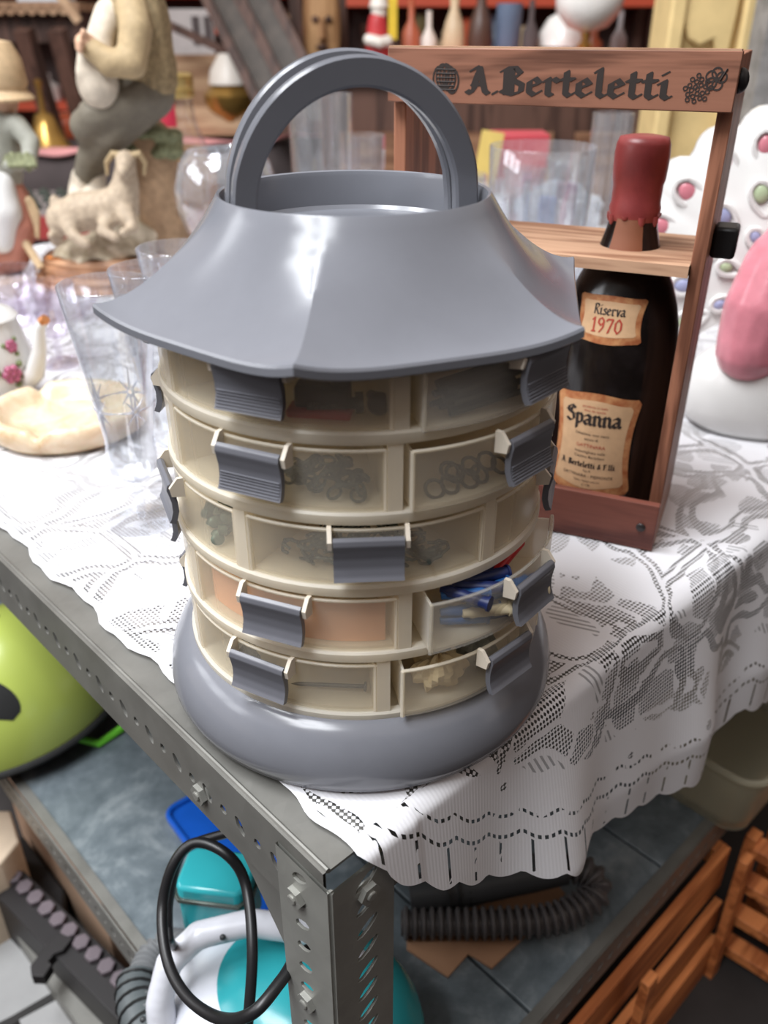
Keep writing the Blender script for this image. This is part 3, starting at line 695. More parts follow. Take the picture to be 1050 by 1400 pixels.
for k in range(9):
    a = k * 2 * math.pi / 9 + .3; h = .003 + .006 * abs(math.sin(k * 2.1)); r0 = .0204
    m.tube([(r0 * math.cos(a), r0 * math.sin(a), .291), ((r0 + .0006) * math.cos(a), (r0 + .0006) * math.sin(a), .291 - h * .6), ((r0 + .0008) * math.cos(a), (r0 + .0008) * math.sin(a), .291 - h)], [.0036, .003, .0012], 8)
m.build('wax_drips', MC['red_wax'], bt, smooth=60)
MB().grid(lambda u, v: (lambda r, a: (r * math.cos(a), r * math.sin(a), .258 + .036 * v))(.0274 - .0078 * v + .0002 * 0 + (.0016 if v < .3 else .0008), -math.pi / 2 - .55 + 1.1 * u), 12, 6).build('neck_strip', pm('brown_strip', (128, 78, 54), .5), bt)
def rad(z):
    return interp(z, [p[1] for p in prof[4:]], [p[0] for p in prof[4:]])
FA = math.radians(-3)                                   # label faces the front of the carrier, a touch to the left
def onb(x, z, h=0.0):
    r = rad(z) + .0005 + h; a = -math.pi / 2 + FA + x / max(rad(z), .03); return (r * math.cos(a), r * math.sin(a), z)
def patch(name, mat, parent, zc, hh, hw, wav, h=0.0):
    def wdt(v): return hw * (1 - wav + wav * abs(2 * v - 1) ** 2.2) * (1 - max(0, abs(2 * v - 1) - .9) * 1.2)
    def ed(u): return .0022 * math.cos((u - .5) * 2 * math.pi) * (hh / .05)
    return MB().grid(lambda u, v: onb((u - .5) * 2 * wdt(v), zc + (v - .5) * 2 * hh + ed(u) * (2 * v - 1), h), 33, 25).build(name, mat, parent, smooth=180)
LBO = pm('label_orange', (196, 142, 96), .6, 0, .35, 90, .3, 0, 0, (160, 92, 56)); LBC = pm('label_cream', (206, 168, 130), .6, 0, .14, 60, .3)
lb = patch('label', LBO, bt, .086, .052, .0445, .16); patch('label_field', LBC, lb, .087, .044, .0370, .16, .0002)
nl = patch('neck_label', LBO, bt, .2075, .0200, .0330, .12); patch('label_field', LBC, nl, .2085, .0145, .0270, .12, .0002)
m = MB(); po, w = script('Spanna', .0098, .15, .04, .06); flatpolys(m, centred(po, w, -.001, .1085), lambda x, y, h: onb(x, y, .0006 + h)); m.build('lettering', INK, lb)
m = MB(); po, w = script('A. Berteletti & F.lli', .0036, .15, .05, .08); flatpolys(m, centred(po, w, -.001, .0640), lambda x, y, h: onb(x, y, .0006 + h)); m.build('lettering', INK, lb)
RED = pm('label_red_ink', (170, 62, 44), .7, 0, .1)
for txt, z, sz, ma in (('Selezione vino nero', .0975, .0040, INK), ('secco di', .0925, .0040, INK), ('GATTINARA', .0850, .0050, RED), ('Imbottigliato nelle', .0790, .0040, INK), ('Cantine Berteletti', .0740, .0040, INK), ('S.p.A.', .0592, .0036, INK),
                       ('GATTINARA - PIEMONTE', .0535, .0044, INK), ('Vino rosso secco', .0485, .0036, INK), ('cl 150', .0440, .0034, INK), ('vino da tavola', .1215, .0036, RED), ('prodotto in Italia', .1255, .0034, RED)):
    v, f = smalltext(txt, sz); m = MB(); m.add([onb(p[0], p[1] + z, .0006) for p in v], f); m.build('lettering', ma, lb)
m = MB(); po, w = script('Riserva', .0052, .13, .04, .06); flatpolys(m, centred(po, w, 0, .2125), lambda x, y, h: onb(x, y, .0006 + h)); m.build('lettering', INK, nl)
m = MB(); po, w = script('1970', .0088, .09, .04, .09); flatpolys(m, centred(po, w, 0, .1975), lambda x, y, h: onb(x, y, .0006 + h)); m.build('lettering', RED, nl)
# ------------------------------------------------------------------ what lies in the drawers
def ind(tier, az, r, dz=0.0, out=0.0, am=0.0):
    a = A(az); p = Vector(pol(r, a, 0)) + Vector((math.sin(A(am)) * out, -math.cos(A(am)) * out, 0))
    return OC + p + Vector((0, 0, TZ0 + (4 - tier) * TH + .0108 + dz))
ZINC = galv('bright_zinc', (84, 92, 86), .25, .4); DKST = galv('dark_steel', (60, 60, 58), .35, .3)
def ringmesh(R, r):
    return MB().tube([(R * math.cos(2 * math.pi * k / 14), R * math.sin(2 * math.pi * k / 14), 0) for k in range(14)], r, 6, closed=True)
def scatter(name, proto, label, cat, group, spots):
    for i, (p, rot) in enumerate(spots):
        o = proto if i == 0 else proto.copy()
        if i: COL.objects.link(o)
        o.location = p; o.rotation_euler = rot; tag(o, label, cat, group)
rnd = random.Random(3)
o = ringmesh(.0042, .0010).build('steel_ring', ZINC)
sp = []
for k in range(46):
    az = -24 + rnd.uniform(.0, 1) * 30; top = .006 + .014 * max(0, 1 - abs(az + 7) / 14); sp.append((ind(1, az, .111 + rnd.uniform(-.014, .009), .003 + rnd.uniform(0, top)), (rnd.uniform(-.9, .9), rnd.uniform(-.9, .9), rnd.uniform(0, 3))))
scatter('steel_ring', o, 'tiny zinc ring in the heap behind the second drawer front from the top', 'ring', 'rings heaped in the second-tier drawer', sp)
o = ringmesh(.0056, .0012).build('steel_washer', DKST)
sp = []
for az, dz in ((22, .004), (27, .005), (30, .010), (34, .005), (28, .013), (38, .006), (43, .011), (47, .006), (36, .012)):
    sp.append((ind(1, az, .1145 - .004 * (dz > .009), dz * .8, .006, 47), (.75, rnd.uniform(-.3, .3), A(az))))
scatter('steel_washer', o, 'flat grey steel washer in the half-open second-tier drawer', 'washer', 'washers in the half-open second-tier drawer', sp)
# screw hooks, third tier
m = MB(); m.tube([(-.016, 0, 0), (-.004, 0, 0), (.004, 0, .001), (.009, .0035, .001), (.0095, .008, .0005), (.005, .0105, 0), (.0005, .0085, 0)], .0011, 7)
for k in range(7): m.tube([(-.0155 + .0016 * k + .0004 * j, .0013 * math.cos(j * 1.57), .0013 * math.sin(j * 1.57)) for j in range(5)], .0003, 4, caps=False)
o = m.build('screw_hook', ZINC)
sp = []
for k in range(52):
    az = -20 + rnd.uniform(0, 1) * 48; top = .005 + .020 * max(0, 1 - abs(az + 1) / 24); sp.append((ind(2, az, .107 + rnd.uniform(-.014, .010), .003 + rnd.uniform(0, top)), (rnd.uniform(-.6, .6), rnd.uniform(-.5, .5), rnd.uniform(0, 6.28))))
scatter('screw_hook', o, 'bent zinc screw hook in the heap in the middle-tier front drawer', 'hook', 'screw hooks heaped in the middle-tier drawer', sp)
# wing nuts behind the left middle-tier drawer
m = MB(); m.lathe([(.0015, 0), (.004, 0), (.0035, .005), (.0015, .005)], 10, closed=True)
for s_ in (-1, 1): m.ell((s_ * .0055, 0, .006), (.004, .0012, .0045), 8, 6)
o = m.build('wing_nut', pm('greenish_zinc', (84, 106, 94), .35, .3), smooth=50)
scatter('wing_nut', o, 'greenish wing nut in the left middle-tier drawer', 'nut', 'wing nuts in the left middle-tier drawer',
        [(ind(2, -62 + 3.4 * (k % 7), .104 + .006 * (k % 3), .002 + .007 * (k // 5)), (.3 * k, .2 * k, k)) for k in range(14)])
# bolts, clip, rods in the top tier
def hexbolt(l, r):
    m = MB(); m.prism([(r * 1.9 * math.cos(k * math.pi / 3), r * 1.9 * math.sin(k * math.pi / 3)) for k in range(6)], 0, r * 1.3); m.lathe([(r, r * 1.2), (r, l), (r * .8, l + r * .3), (.0001, l + r * .3)], 10)
    for k in range(int((l - .008) / .0016)): m.lathe([(r, .008 + k * .0016), (r * 1.12, .0088 + k * .0016), (r, .0096 + k * .0016)], 10, closed=True)
    return m
b1 = hexbolt(.030, .0034).build('hex_bolt', ZINC, smooth=30); b1.location = ind(0, 3.5, .113, .008); b1.rotation_euler = (0, math.radians(-92), A(-4) + math.radians(8)); tag(b1, 'long zinc hex bolt lying in the top-tier front drawer', 'bolt')
m = MB(); m.lathe([(.0001, .0032), (.0048, .0032), (.0066, .001), (.0066, -.001), (.0032, -.003), (.0032, -.02), (.0001, -.02)], 16); m.box((0, 0, .0036), (.0125, .0012, .0012))
o = m.build('slotted_screw', DKST, smooth=40); o.location = ind(0, 7.5, .118, .009); o.rotation_euler = (math.radians(80), math.radians(35), A(7)); tag(o, 'round slotted screw head facing out of the top-tier front drawer', 'screw')
cl = thing('plastic_clip', 'black and red plastic clip lying in the top-tier front drawer', 'clip', ind(0, -8, .110, 0), A(-8))
MB().box((0, 0, .0115), (.030, .014, .013)).ell((.010, 0, .019), (.006, .006, .007), 12, 8).build('clip_body', pm('black_plastic', (38, 37, 39), .4), cl, bevel=.002)
MB().box((-.001, -.003, .003), (.036, .016, .0055)).build('clip_base', pm('red_plastic', (190, 26, 34), .4), cl, bevel=.002)
m = MB()
for k in range(8): m.ell((rnd.uniform(-.02, .02), rnd.uniform(-.008, .008), .004 + .003 * (k % 3)), (.005, .004, .004), 8, 6)
o = m.build('rubber_offcuts', pm('dark_rubber', (62, 58, 54), .7), smooth=40); o.location = ind(0, -24, .108); tag(o, 'small dark offcuts under the pull of the top-tier front drawer', 'offcuts', kind='stuff')
m = MB(); m.tube([(-.027, 0, 0), (.027, 0, 0)], .0017, 8)
for k in range(26): m.lathe([(.0016, 0), (.0021, .0005), (.0016, .001)], 8, M=Matrix.Translation((-.026 + .002 * k, 0, 0)) @ Matrix.Rotation(math.pi / 2, 4, 'Y'), closed=True)
o = m.build('threaded_rod', ZINC)
scatter('threaded_rod', o, 'short threaded zinc rod stacked in the half-open top-tier drawer', 'rod', 'threaded rods in the half-open top-tier drawer',
        [(ind(0, 36 + .8 * (k % 3), .100 + .0055 * (k % 4), .003 + .0062 * (k // 4), .009, 48), (0, 0, A(38 + (k % 3)))) for k in range(12)])
# fourth tier: a curved peach card; blue plugs, cream plugs and a red tool in the open drawer
m = MB(); m.shell(lambda u, v: ind(3, -53 + 62 * u, .1205, .030 * v), lambda u, v: ind(3, -53 + 62 * u, .1195, .030 * v), 22, 2)
tag(m.build('peach_card', pm('peach_card', (244, 190, 152), .8, 0, .06)), 'curved peach-coloured card filling the fourth-tier front drawer', 'card')
def plug(c, l=.030, r=.0036):
    m = MB(); m.lathe([(.0001, 0), (r * .7, 0), (r * .8, .004), (r, .006), (r * .86, .010), (r, .014), (r * .86, .018), (r, .022), (r, l), (r * 1.25, l), (r * 1.25, l + .0015), (.0001, l + .0015)], 10); return m
BLUE = pm('blue_plastic', (34, 92, 158), .45); NAVY = pm('navy_plastic', (24, 40, 92), .45)
o = plug(0).build('wall_plug', BLUE, smooth=40)
scatter('wall_plug', o, 'blue ribbed wall plug in the half-open fourth-tier drawer', 'wall plug', 'blue wall plugs in the fourth-tier drawer',
        [(ind(3, 24 + 4 * (k % 6), .106 + .004 * (k % 3), .005 + .0065 * (k // 4), .014, 50), (math.pi / 2 + .1 * rnd.uniform(-1, 1), .2, A(95 + 12 * (k % 3)))) for k in range(15)])
o = plug(0, .032, .0042).build('wall_plug', NAVY, smooth=40)
scatter('wall_plug', o, 'navy wall plug on top of the half-open fourth-tier drawer', 'wall plug', 'navy wall plugs in the fourth-tier drawer',
        [(ind(3, 25 + 4.2 * k, .103, .0275, .014, 50), (math.pi / 2, .1 * k, A(60 + 25 * k))) for k in range(7)])
o = plug(0, .03, .004).build('wall_plug', pm('cream_plastic', (214, 200, 168), .5), smooth=40)
scatter('wall_plug', o, 'cream wall plug among blue ones in the fourth-tier drawer', 'wall plug', 'cream wall plugs in the fourth-tier drawer',
        [(ind(3, 30 + 9 * k, .114, .012, .014, 50), (math.pi / 2, 0, A(100))) for k in range(3)])
o = MB().box((0, 0, 0), (.034, .010, .006)).build('red_wedge', MC['red_plastic'], bevel=.002); o.location = ind(3, 57, .106, .030, .014, 50); o.rotation_euler = (0, -.25, A(52)); tag(o, 'red plastic wedge poking out of the half-open fourth-tier drawer', 'wedge')
# bottom tier: a nail and a crumpled paper sachet
m = MB(); m.lathe([(.0001, 0), (.0034, 0), (.0034, .0012), (.0015, .0016), (.0014, .046), (.0001, .051)], 10)
o = m.build('steel_nail', DKST, smooth=40); o.location = ind(4, 3.2, .113, .006); o.rotation_euler = (0, math.radians(-93), A(-10) + math.radians(3)); tag(o, 'single long steel nail lying in the bottom-tier front drawer', 'nail')
o = hexbolt(.018, .004).build('hex_bolt', DKST, smooth=30); o.location = ind(4, -48, .108, .007); o.rotation_euler = (math.pi / 2, .3, .6); tag(o, 'short dark hex bolt at the left of the bottom-tier front drawer', 'bolt')
def crumple(sx, sy, sz, seed, n=14):
    r = random.Random(seed); ph = [r.uniform(0, 6) for _ in range(9)]
    def f(u, v):
        th = 2 * math.pi * u; p = math.pi * v; k = 1 + .18 * math.sin(5 * th + ph[0]) * math.sin(3 * p + ph[1]) + .12 * math.sin(9 * th + ph[2] + 4 * p)
        return (sx * k * math.sin(p) * math.cos(th), sy * k * math.sin(p) * math.sin(th), sz * k * math.cos(p))
    return MB().grid(f, n * 2, n, wrap=True)
o = crumple(.019, .014, .012, 4).build('paper_sachet', pm('cream_paper', (226, 208, 170), .8), smooth=12); o.location = ind(4, 27, .104, .012, .010, 44); o.rotation_euler = (0, 0, A(30)); tag(o, 'crumpled cream paper sachet in the half-open bottom-tier drawer', 'sachet')
o = crumple(.014, .012, .012, 9).build('plastic_sachet', pm('grey_sachet', (150, 156, 152), .35), smooth=12); o.location = ind(4, 45, .104, .013, .010, 44); tag(o, 'grey plastic sachet beside the cream one in the bottom-tier drawer', 'sachet')
o = MB().box((0, 0, 0), (.034, .018, .004)).build('dark_strip', pm('dark_green_strip', (48, 54, 46), .5), bevel=.001); o.location = ind(4, 22, .098, .030, .010, 44); o.rotation_euler = (.1, .05, A(20)); tag(o, 'dark flat strip lying on top in the half-open bottom-tier drawer', 'strip')
# ------------------------------------------------------------------ things standing on the lace
CLEAR = glass('clear_glass', (.97, .98, .98), .8, .09, .04, .04); CRYS = glass('cut_crystal', (.96, .97, .98), .9, .13, .05, .04)
VIOLET = glass('violet_glass', (.93, .91, .94), .7, .12, .05, .02, (.6, .56, .66, 1)); CUT = glass('cut_facets', (.92, .93, .95), .8, .30, .10, .22)
def goblet(name, label, loc, H, rb, rt, stem, rf, mat, group=None, star=True, cat='glass'):
    t = thing(name, label, cat, loc, 0, group); w = .0014
    o = [(.0045, stem), (rb * .6, stem + .004), (rb * .95, stem + .014), (rb, stem + .03), (rb * .97, stem + .05), ((rb + rt) * .5, stem + (H - stem) * .62), (rt, H)]
    i = [(max(.001, r - w), z + (.003 if k == 0 else .0004)) for k, (r, z) in enumerate(o)][::-1]
    MB().lathe(o + [(rt - w * .5, H + .0006)] + i + [(.0002, stem + .006)], 40).build('bowl', mat, t, smooth=60)
    MB().lathe([(.0042, .006), (.0048, stem * .35), (.0062, stem * .6), (.0044, stem * .85), (.0045, stem + .002)], 16).build('stem', mat, t, smooth=60)
    MB().lathe([(.0001, .0005), (rf, .0005), (rf, .0018), (rf * .5, .004), (.0045, .007)], 36).build('foot', mat, t, smooth=50)
    if star:
        m = MB()
        for q in range(5):
            a0 = q * 2 * math.pi / 5 + .35; zc = stem + (H - stem) * .42
            def on(a, z):
                r = interp(z, [p[1] for p in o], [p[0] for p in o]) + .0003; return (r * math.cos(a), r * math.sin(a), z)
            for k in range(8):
                an = k * math.pi / 4; L1 = .020 if k % 2 == 0 else .014
                m.tube([on(a0 + math.cos(an) * s_ * L1 / .03, zc + math.sin(an) * s_ * L1 * 1.3) for s_ in (.12, .5, 1)], [.0016, .0012, .0003], 5)
        m.build('cut_stars', CUT, t)
    return t
goblet('crystal_goblet', 'tall cut-crystal goblet standing in front of the cream ashtray', onz(195, 712, .004), .245, .0245, .0420, .048, .034, CRYS)
g2 = onz(207, 372, .240); goblet('crystal_goblet', 'cut-crystal goblet half hidden by the lid, before the carved wooden plinth', (g2.x, g2.y, .004), .240, .0245, .0415, .048, .034, CRYS)
g2 = onz(240, 343, .240); goblet('crystal_goblet', 'crystal goblet of which only the rim corner shows left of the grey lid', (g2.x, g2.y, .004), .240, .0245, .0415, .048, .034, CRYS)
g2 = onz(8, 372, .13); goblet('violet_goblet', 'violet-tinted goblet behind the rose coffee pot at the left edge', (g2.x, g2.y, .004), .13, .030, .044, .04, .034, VIOLET, star=False)
g2 = onz(62, 392, .12); goblet('violet_goblet', 'violet-tinted goblet between the rose coffee pot spout and the wooden plinth', (g2.x, g2.y, .004), .12, .028, .040, .04, .032, VIOLET, star=False)
for k, (x, y, nm) in enumerate(((92, 432, 'violet glass dish under the crystal goblets beside the wooden plinth'), (30, 428, 'violet glass dish behind the rose coffee pot'))):
    d = thing('glass_dish', nm, 'dish', onz(x, y, .003)); MB().lathe([(.0001, .001), (.03, 0), (.052, .018), (.060, .036), (.0585, .037), (.050, .021), (.028, .004), (.0001, .004)], 30).build('bowl', VIOLET, d, smooth=60)
    MB().lathe([(.026, -.0), (.030, .0), (.029, .003)], 24).build('foot_ring', VIOLET, d)
# alabaster ashtray
ALAB = NT('alabaster'); v = ALAB.obj(); n = ALAB.noise(v, 22, 5, .6, 1.2)
ALAB = ALAB.done(ALAB.bsdf(ALAB.ramp(n, [(.3, lin((186, 160, 122))), (.55, lin((220, 203, 174))), (.75, lin((228, 218, 196)))]), .3, 0, .5, **{'Subsurface Weight': .2}))
pc = onz(97, 586, .003); ash = thing('ashtray', 'oval cream alabaster ashtray with notched rim at the left', 'ashtray', pc, math.radians(6))
def ashf():
    prof = [(.062, .0), (.070, .002), (.0775, .010), (.0795, .022), (.078, .032), (.074, .0355), (.069, .0345), (.065, .029), (.0605, .018), (.054, .012), (.030, .0105), (.0001, .0105)]
    N = 96; m = MB(); vs = []
    for k, (r, z) in enumerate(prof):
        for i in range(N):
            a = 2 * math.pi * i / N; nt = 0
            for c in (2.15, -1.75, .25): nt = max(nt, math.exp(-(((a - c + math.pi) % (2 * math.pi) - math.pi) / .085) ** 2))
            zz = z - (.011 * nt if 3 <= k <= 7 else 0)
            rr = r * 1.17 * (1 + .012 * math.sin(3 * a + 1)); vs.append((rr * 1.06 * math.cos(a), rr * .98 * math.sin(a), zz))
    m.add(vs, [(j * N + i, j * N + (i + 1) % N, (j + 1) * N + (i + 1) % N, (j + 1) * N + i) for j in range(len(prof) - 1) for i in range(N)] + [tuple(range(N - 1, -1, -1))])
    return m.build('dish', ALAB, ash, smooth=70)
ashf()
# rose-painted coffee pot
PORC = pm('white_porcelain', (216, 215, 213), .18, 0, .03, 12, .5); ROSE = pm('rose_pink', (176, 92, 122), .3, 0, .3, 200); LEAF = pm('leaf_green', (126, 138, 92), .3, 0, .3, 200); GOLD = pm('gilt', (196, 130, 80), .35, .4)
pp = onz(2, 546, .003); pot = thing('coffee_pot', 'white porcelain coffee pot painted with pink roses at the left edge', 'coffee pot', pp, 0)
pprof = [(.0001, 0), (.036, 0), (.040, .004), (.050, .022), (.054, .045), (.051, .072), (.044, .098), (.041, .112)]
MB().lathe(pprof + [(.039, .112), (.042, .096), (.049, .072), (.0001, .008)], 44).build('body', PORC, pot, smooth=60)
MB().lathe([(.0425, .1125), (.044, .115), (.036, .124), (.014, .134), (.006, .136), (.010, .142), (.008, .150), (.0001, .152)], 36).build('lid', PORC, pot, smooth=60)
MB().tube([(.040, -.012, .030), (.062, -.016, .046), (.074, -.018, .076), (.080, -.019, .106), (.090, -.021, .118)], [.017, .013, .0095, .0075, .006], 14).build('spout', PORC, pot)
MB().tube([(.086, -.020, .1145), (.0915, -.0212, .1195)], [.0072, .0062], 14).build('spout_lip', GOLD, pot)
MB().tube([(-.040, 0, .095), (-.068, 0, .100), (-.082, 0, .072), (-.070, 0, .038), (-.048, 0, .030)], .006, 10).build('handle', PORC, pot)
MB().tube([(.0405 * math.cos(k * .262), .0405 * math.sin(k * .262), .002) for k in range(24)], .0016, 6, closed=True).build('gilt_rim', GOLD, pot)
def onpot(a, z, h=.0006):
    r = interp(z, [p[1] for p in pprof[2:]], [p[0] for p in pprof[2:]]) + h; return Vector((r * math.cos(a), r * math.sin(a), z))
for (a, z, R) in ((-.75, .050, .013), (-.55, .084, .009), (-1.25, .075, .011), (-.30, .040, .008)):
    m = MB()
    for k in range(7):
        an = k * 1.05; rr = R * (.55 if k else 0); c = onpot(a + math.cos(an) * rr / .05, z + math.sin(an) * rr); m.ell(c, (R * .45,) * 3, 8, 6)
    m.build('rose', ROSE, pot)
    m = MB()
    for k in range(3):
        an = k * 2.2 + .7; c = onpot(a + math.cos(an) * R * 1.25 / .05, z + math.sin(an) * R * 1.3); m.ell(c, (R * .35, R * .35, R * .35), 8, 6)
    m.build('rose_leaves', LEAF, pot)
# ------------------------------------------------------------------ shepherd figurine
def cap(m, pts, rad, n=10):
    m.tube(pts, rad, n); rad = rad if hasattr(rad, '__len__') else [rad] * len(pts)
    for p, r in zip(pts, rad): m.ell(p, (r, r, r), n, 7)
    return m
YF = 1.68
def fp(x, y, dy=0.0): return atY(x, y, YF + dy)
BISQ = pm('bisque_clay', (216, 204, 186), .6, 0, .25, 40, .3, .3); OLIVE = pm('olive_bisque', (118, 111, 98), .6, 0, .2, 60, .3, .2); COAT = pm('fleece_coat', (164, 144, 110), .75, 0, .45, 110, .3, .6)
SLEEVE = pm('cream_sleeve', (184, 162, 126), .65, 0, .2, 70, .3, .3); GOAT = pm('goat_bisque', (186, 168, 146), .6, 0, .3, 90, .3, .35); MOSS = pm('moss_green', (146, 150, 116), .8, 0, .5, 120, .3, .8); BARK = pm('stump_bark', (176, 146, 116), .75, 0, .3, 70, .3, .8)
ROCK = pm('rock_bisque', (224, 212, 190), .7, 0, .45, 35, .3, .9, 0, (160, 146, 122)); SKIN = pm('clay_skin', (208, 168, 140), .55)
PLW = wood('plinth_wood', (190, 146, 112), (138, 96, 70), 0, 1.0, .45)
pb = onz(152, 386, .003); sh = thing('shepherd_figurine', 'clay shepherd figurine with bagpipe and goat on a stepped wooden plinth', 'figurine', pb)
MB().lathe([(.0001, 0), (.146, 0), (.148, .006), (.142, .013), (.138, .014), (.140, .020), (.134, .027), (.129, .028), (.132, .036), (.126, .044), (.122, .045), (.124, .052), (.116, .060), (.0001, .060)], 64, sy=.72).build('plinth', PLW, sh, smooth=35)
o = MB().box((-.082, -.052, .0608), (.030, .016, .001), rz=-.25).build('price_sticker', pm('orange_sticker', (244, 150, 66), .6), sh)
# rock mound
rr = random.Random(5)
def rockf(u, v):
    th = 2 * math.pi * u; q = v; r = (.108 * (1 - q) ** .35 + .004) * (1 + .10 * math.sin(3 * th + 1) + .07 * math.sin(7 * th + 6 * q) + .04 * math.sin(13 * th + 9 * q))
    return (r * math.cos(th), r * .68 * math.sin(th), .060 + (.048 + .03 * math.cos(th - .2)) * q + .006 * math.sin(9 * th + 3))
MB().grid(rockf, 72, 14, wrap=True).build('rock', ROCK, sh, smooth=50)
m = MB(); st = [fp(228, 345, .06), fp(222, 290, .06), fp(215, 240, .06), fp(205, 195, .06)]
cap(m, st, [.052, .045, .042, .046], 12); m.build('tree_stump', BARK, sh, world=True, remesh=.006)
m = MB()
for k in range(26):
    p = fp(170 + 72 * rr.random(), 178 + 34 * rr.random(), .02 + .06 * rr.random()); m.ell(p, (.018, .018, .013), 8, 6)
m.build('moss', MOSS, sh, world=True, remesh=.005)
# goat: one body mesh
m = MB()
cap(m, [fp(85, 300, -0.065), fp(110, 290, -0.065), fp(140, 286, -0.065), fp(165, 280, -0.065)], [.030, .036, .034, .034]); cap(m, [fp(165, 278, -0.065), fp(172, 250, -0.065), fp(172, 226, -0.065)], [.034, .024, .018]); cap(m, [fp(172, 220, -0.065), fp(168, 236, -0.095)], [.019, .010])
cap(m, [fp(95, 305, -0.085), fp(100, 322, -0.105), fp(118, 334, -0.115)], [.020, .011, .009]); cap(m, [fp(80, 305, -0.065), fp(76, 330, -0.085), fp(70, 322, -0.095)], [.018, .010, .008])
cap(m, [fp(150, 300, -0.085), fp(140, 316, -0.115), fp(158, 325, -0.125)], [.018, .011, .009]); cap(m, [fp(172, 295, -0.095), fp(182, 312, -0.115), fp(168, 318, -0.135)], [.018, .010, .008]); cap(m, [fp(82, 285, -0.065), fp(74, 272, -0.065), fp(70, 276, -0.065)], [.010, .008, .005])
m.build('goat', GOAT, sh, world=True, remesh=.004, smoothit=3)
for s_ in (-1, 1):
    m = MB(); m.tube([fp(172 + s_ * 6, 212, -.065), fp(172 + s_ * 18, 210, -.065), fp(172 + s_ * 26, 222, -0.055), fp(172 + s_ * 25, 240, -0.055)], [.006, .006, .005, .002], 8); m.build('horn', SLEEVE, sh, world=True)
# shepherd's body: trousers + torso in one mesh, clothes over it
m = MB()
cap(m, [fp(205, 125), fp(150, 182, -.03), fp(125, 216, -.0), fp(117, 246, .01)], [.046, .036, .028, .024]); cap(m, [fp(195, 130, -.02), fp(130, 160, -.05), fp(118, 172, -.04), fp(130, 205, .0), fp(128, 240, .01)], [.040, .032, .030, .024, .020])
cap(m, [fp(203, 128), fp(196, 80), fp(188, 30), fp(186, -10)], [.046, .044, .046, .040]); cap(m, [fp(188, -20), fp(186, -45)], [.02, .018])
m.ell(fp(184, -66), (.030, .034, .040)); m.ell(fp(180, -62, -.034), (.006, .010, .007))
m.build('body', OLIVE, sh, world=True, remesh=.005)
m = MB(); cap(m, [fp(202, 104), fp(194, 70), fp(186, 24), fp(184, -14)], [.054, .055, .058, .047]); m.build('coat', COAT, sh, world=True, remesh=.006, smoothit=2)
m = MB(); cap(m, [fp(178, -8, -.03), fp(186, 40, -.06), fp(180, 84, -.075)], [.026, .028, .026]); cap(m, [fp(180, 86, -.078), fp(150, 86, -.09), fp(124, 66, -.09)], [.026, .023, .018]); m.build('sleeve', SLEEVE, sh, world=True, remesh=.005, smoothit=3)
m = MB(); m.ell(fp(117, 58, -.09), (.018, .016, .015)); 
for k in range(4): cap(m, [fp(113, 52 + 4 * k, -.098), fp(107, 54 + 4 * k, -.108), fp(110, 57 + 4 * k, -.116)], .0055, 6)
cap(m, [fp(118, 50, -.098), fp(114, 44, -.106)], .006, 6); m.build('hand', SKIN, sh, world=True, remesh=.003, smoothit=2)
m = MB(); m.ell(fp(134, 112, -.06), (.036, .036, .046)); cap(m, [fp(134, 90, -.06), fp(138, 50, -.05), fp(150, 20, -.03)], [.03, .024, .026]); cap(m, [fp(120, 125, -.07), fp(112, 100, -.085), fp(115, 60, -.08)], [.014, .012, .010]); m.build('bagpipe', BISQ, sh, world=True, remesh=.005)
m = MB(); cap(m, [fp(116, 244, .01), fp(112, 262, .01), fp(104, 272, -.015)], [.026, .026, .017]); m.build('boot', BISQ, sh, world=True, remesh=.005)
m = MB(); cap(m, [fp(128, 240, .01), fp(128, 262, .01), fp(118, 274, -.02)], [.024, .024, .016]); m.build('boot', BISQ, sh, world=True, remesh=.005)
m = MB(); m.ell(fp(186, -96), (.040, .042, .020)); m.lathe([(.062, 0), (.064, .004), (.03, .012)], 24, fp(186, -90)); m.build('hat', COAT, sh, world=True, remesh=.005)
# ------------------------------------------------------------------ peasant-woman figurine at the left edge
YL = 1.70
def lp(x, y, dy=0.0): return atY(x, y, YL + dy)
PINKC = pm('faded_red_skirt', (188, 126, 108), .6, 0, .25, 30, .3, .2); GRYG = pm('grey_green_blouse', (162, 162, 152), .6, 0, .2, 40, .3, .2); STRAW = pm('straw_hat', (206, 178, 140), .65, 0, .2, 90)
wo = thing('woman_figurine', 'clay peasant-woman figurine in faded red skirt and straw hat', 'figurine', onz(-14, 398, .003))
MB().lathe([(.0001, 0), (.088, 0), (.09, .008), (.08, .024), (.0001, .026)], 40, sy=.8).build('ground_base', ROCK, wo)
m = MB(); cap(m, [lp(-6, 338), lp(-4, 310), lp(-2, 280), lp(-6, 235)], [.066, .066, .062, .040], 16); cap(m, [lp(20, 350, -.03), lp(24, 310, -.03), lp(18, 275, -.02)], [.030, .034, .028]); m.build('body', PINKC, wo, world=True, remesh=.006)
m = MB(); cap(m, [lp(2, 325, -.05), lp(4, 290, -.05), lp(0, 255, -.04)], [.030, .036, .028], 12); m.build('apron', PORC, wo, world=True, remesh=.005)
m = MB(); cap(m, [lp(-4, 240), lp(-6, 205), lp(-10, 165)], [.046, .050, .044], 14); cap(m, [lp(22, 170, -.02), lp(42, 195, -.03), lp(40, 222, -.05), lp(12, 226, -.08)], [.020, .018, .016, .012]); m.build('blouse', GRYG, wo, world=True, remesh=.005)
m = MB(); m.ell(lp(-2, 130), (.034, .036, .042)); m.ell(lp(-2, 132, -.036), (.006, .008, .008)); cap(m, [lp(-4, 165), lp(-4, 150)], .018); m.build('head', SKIN, wo, world=True, remesh=.004)
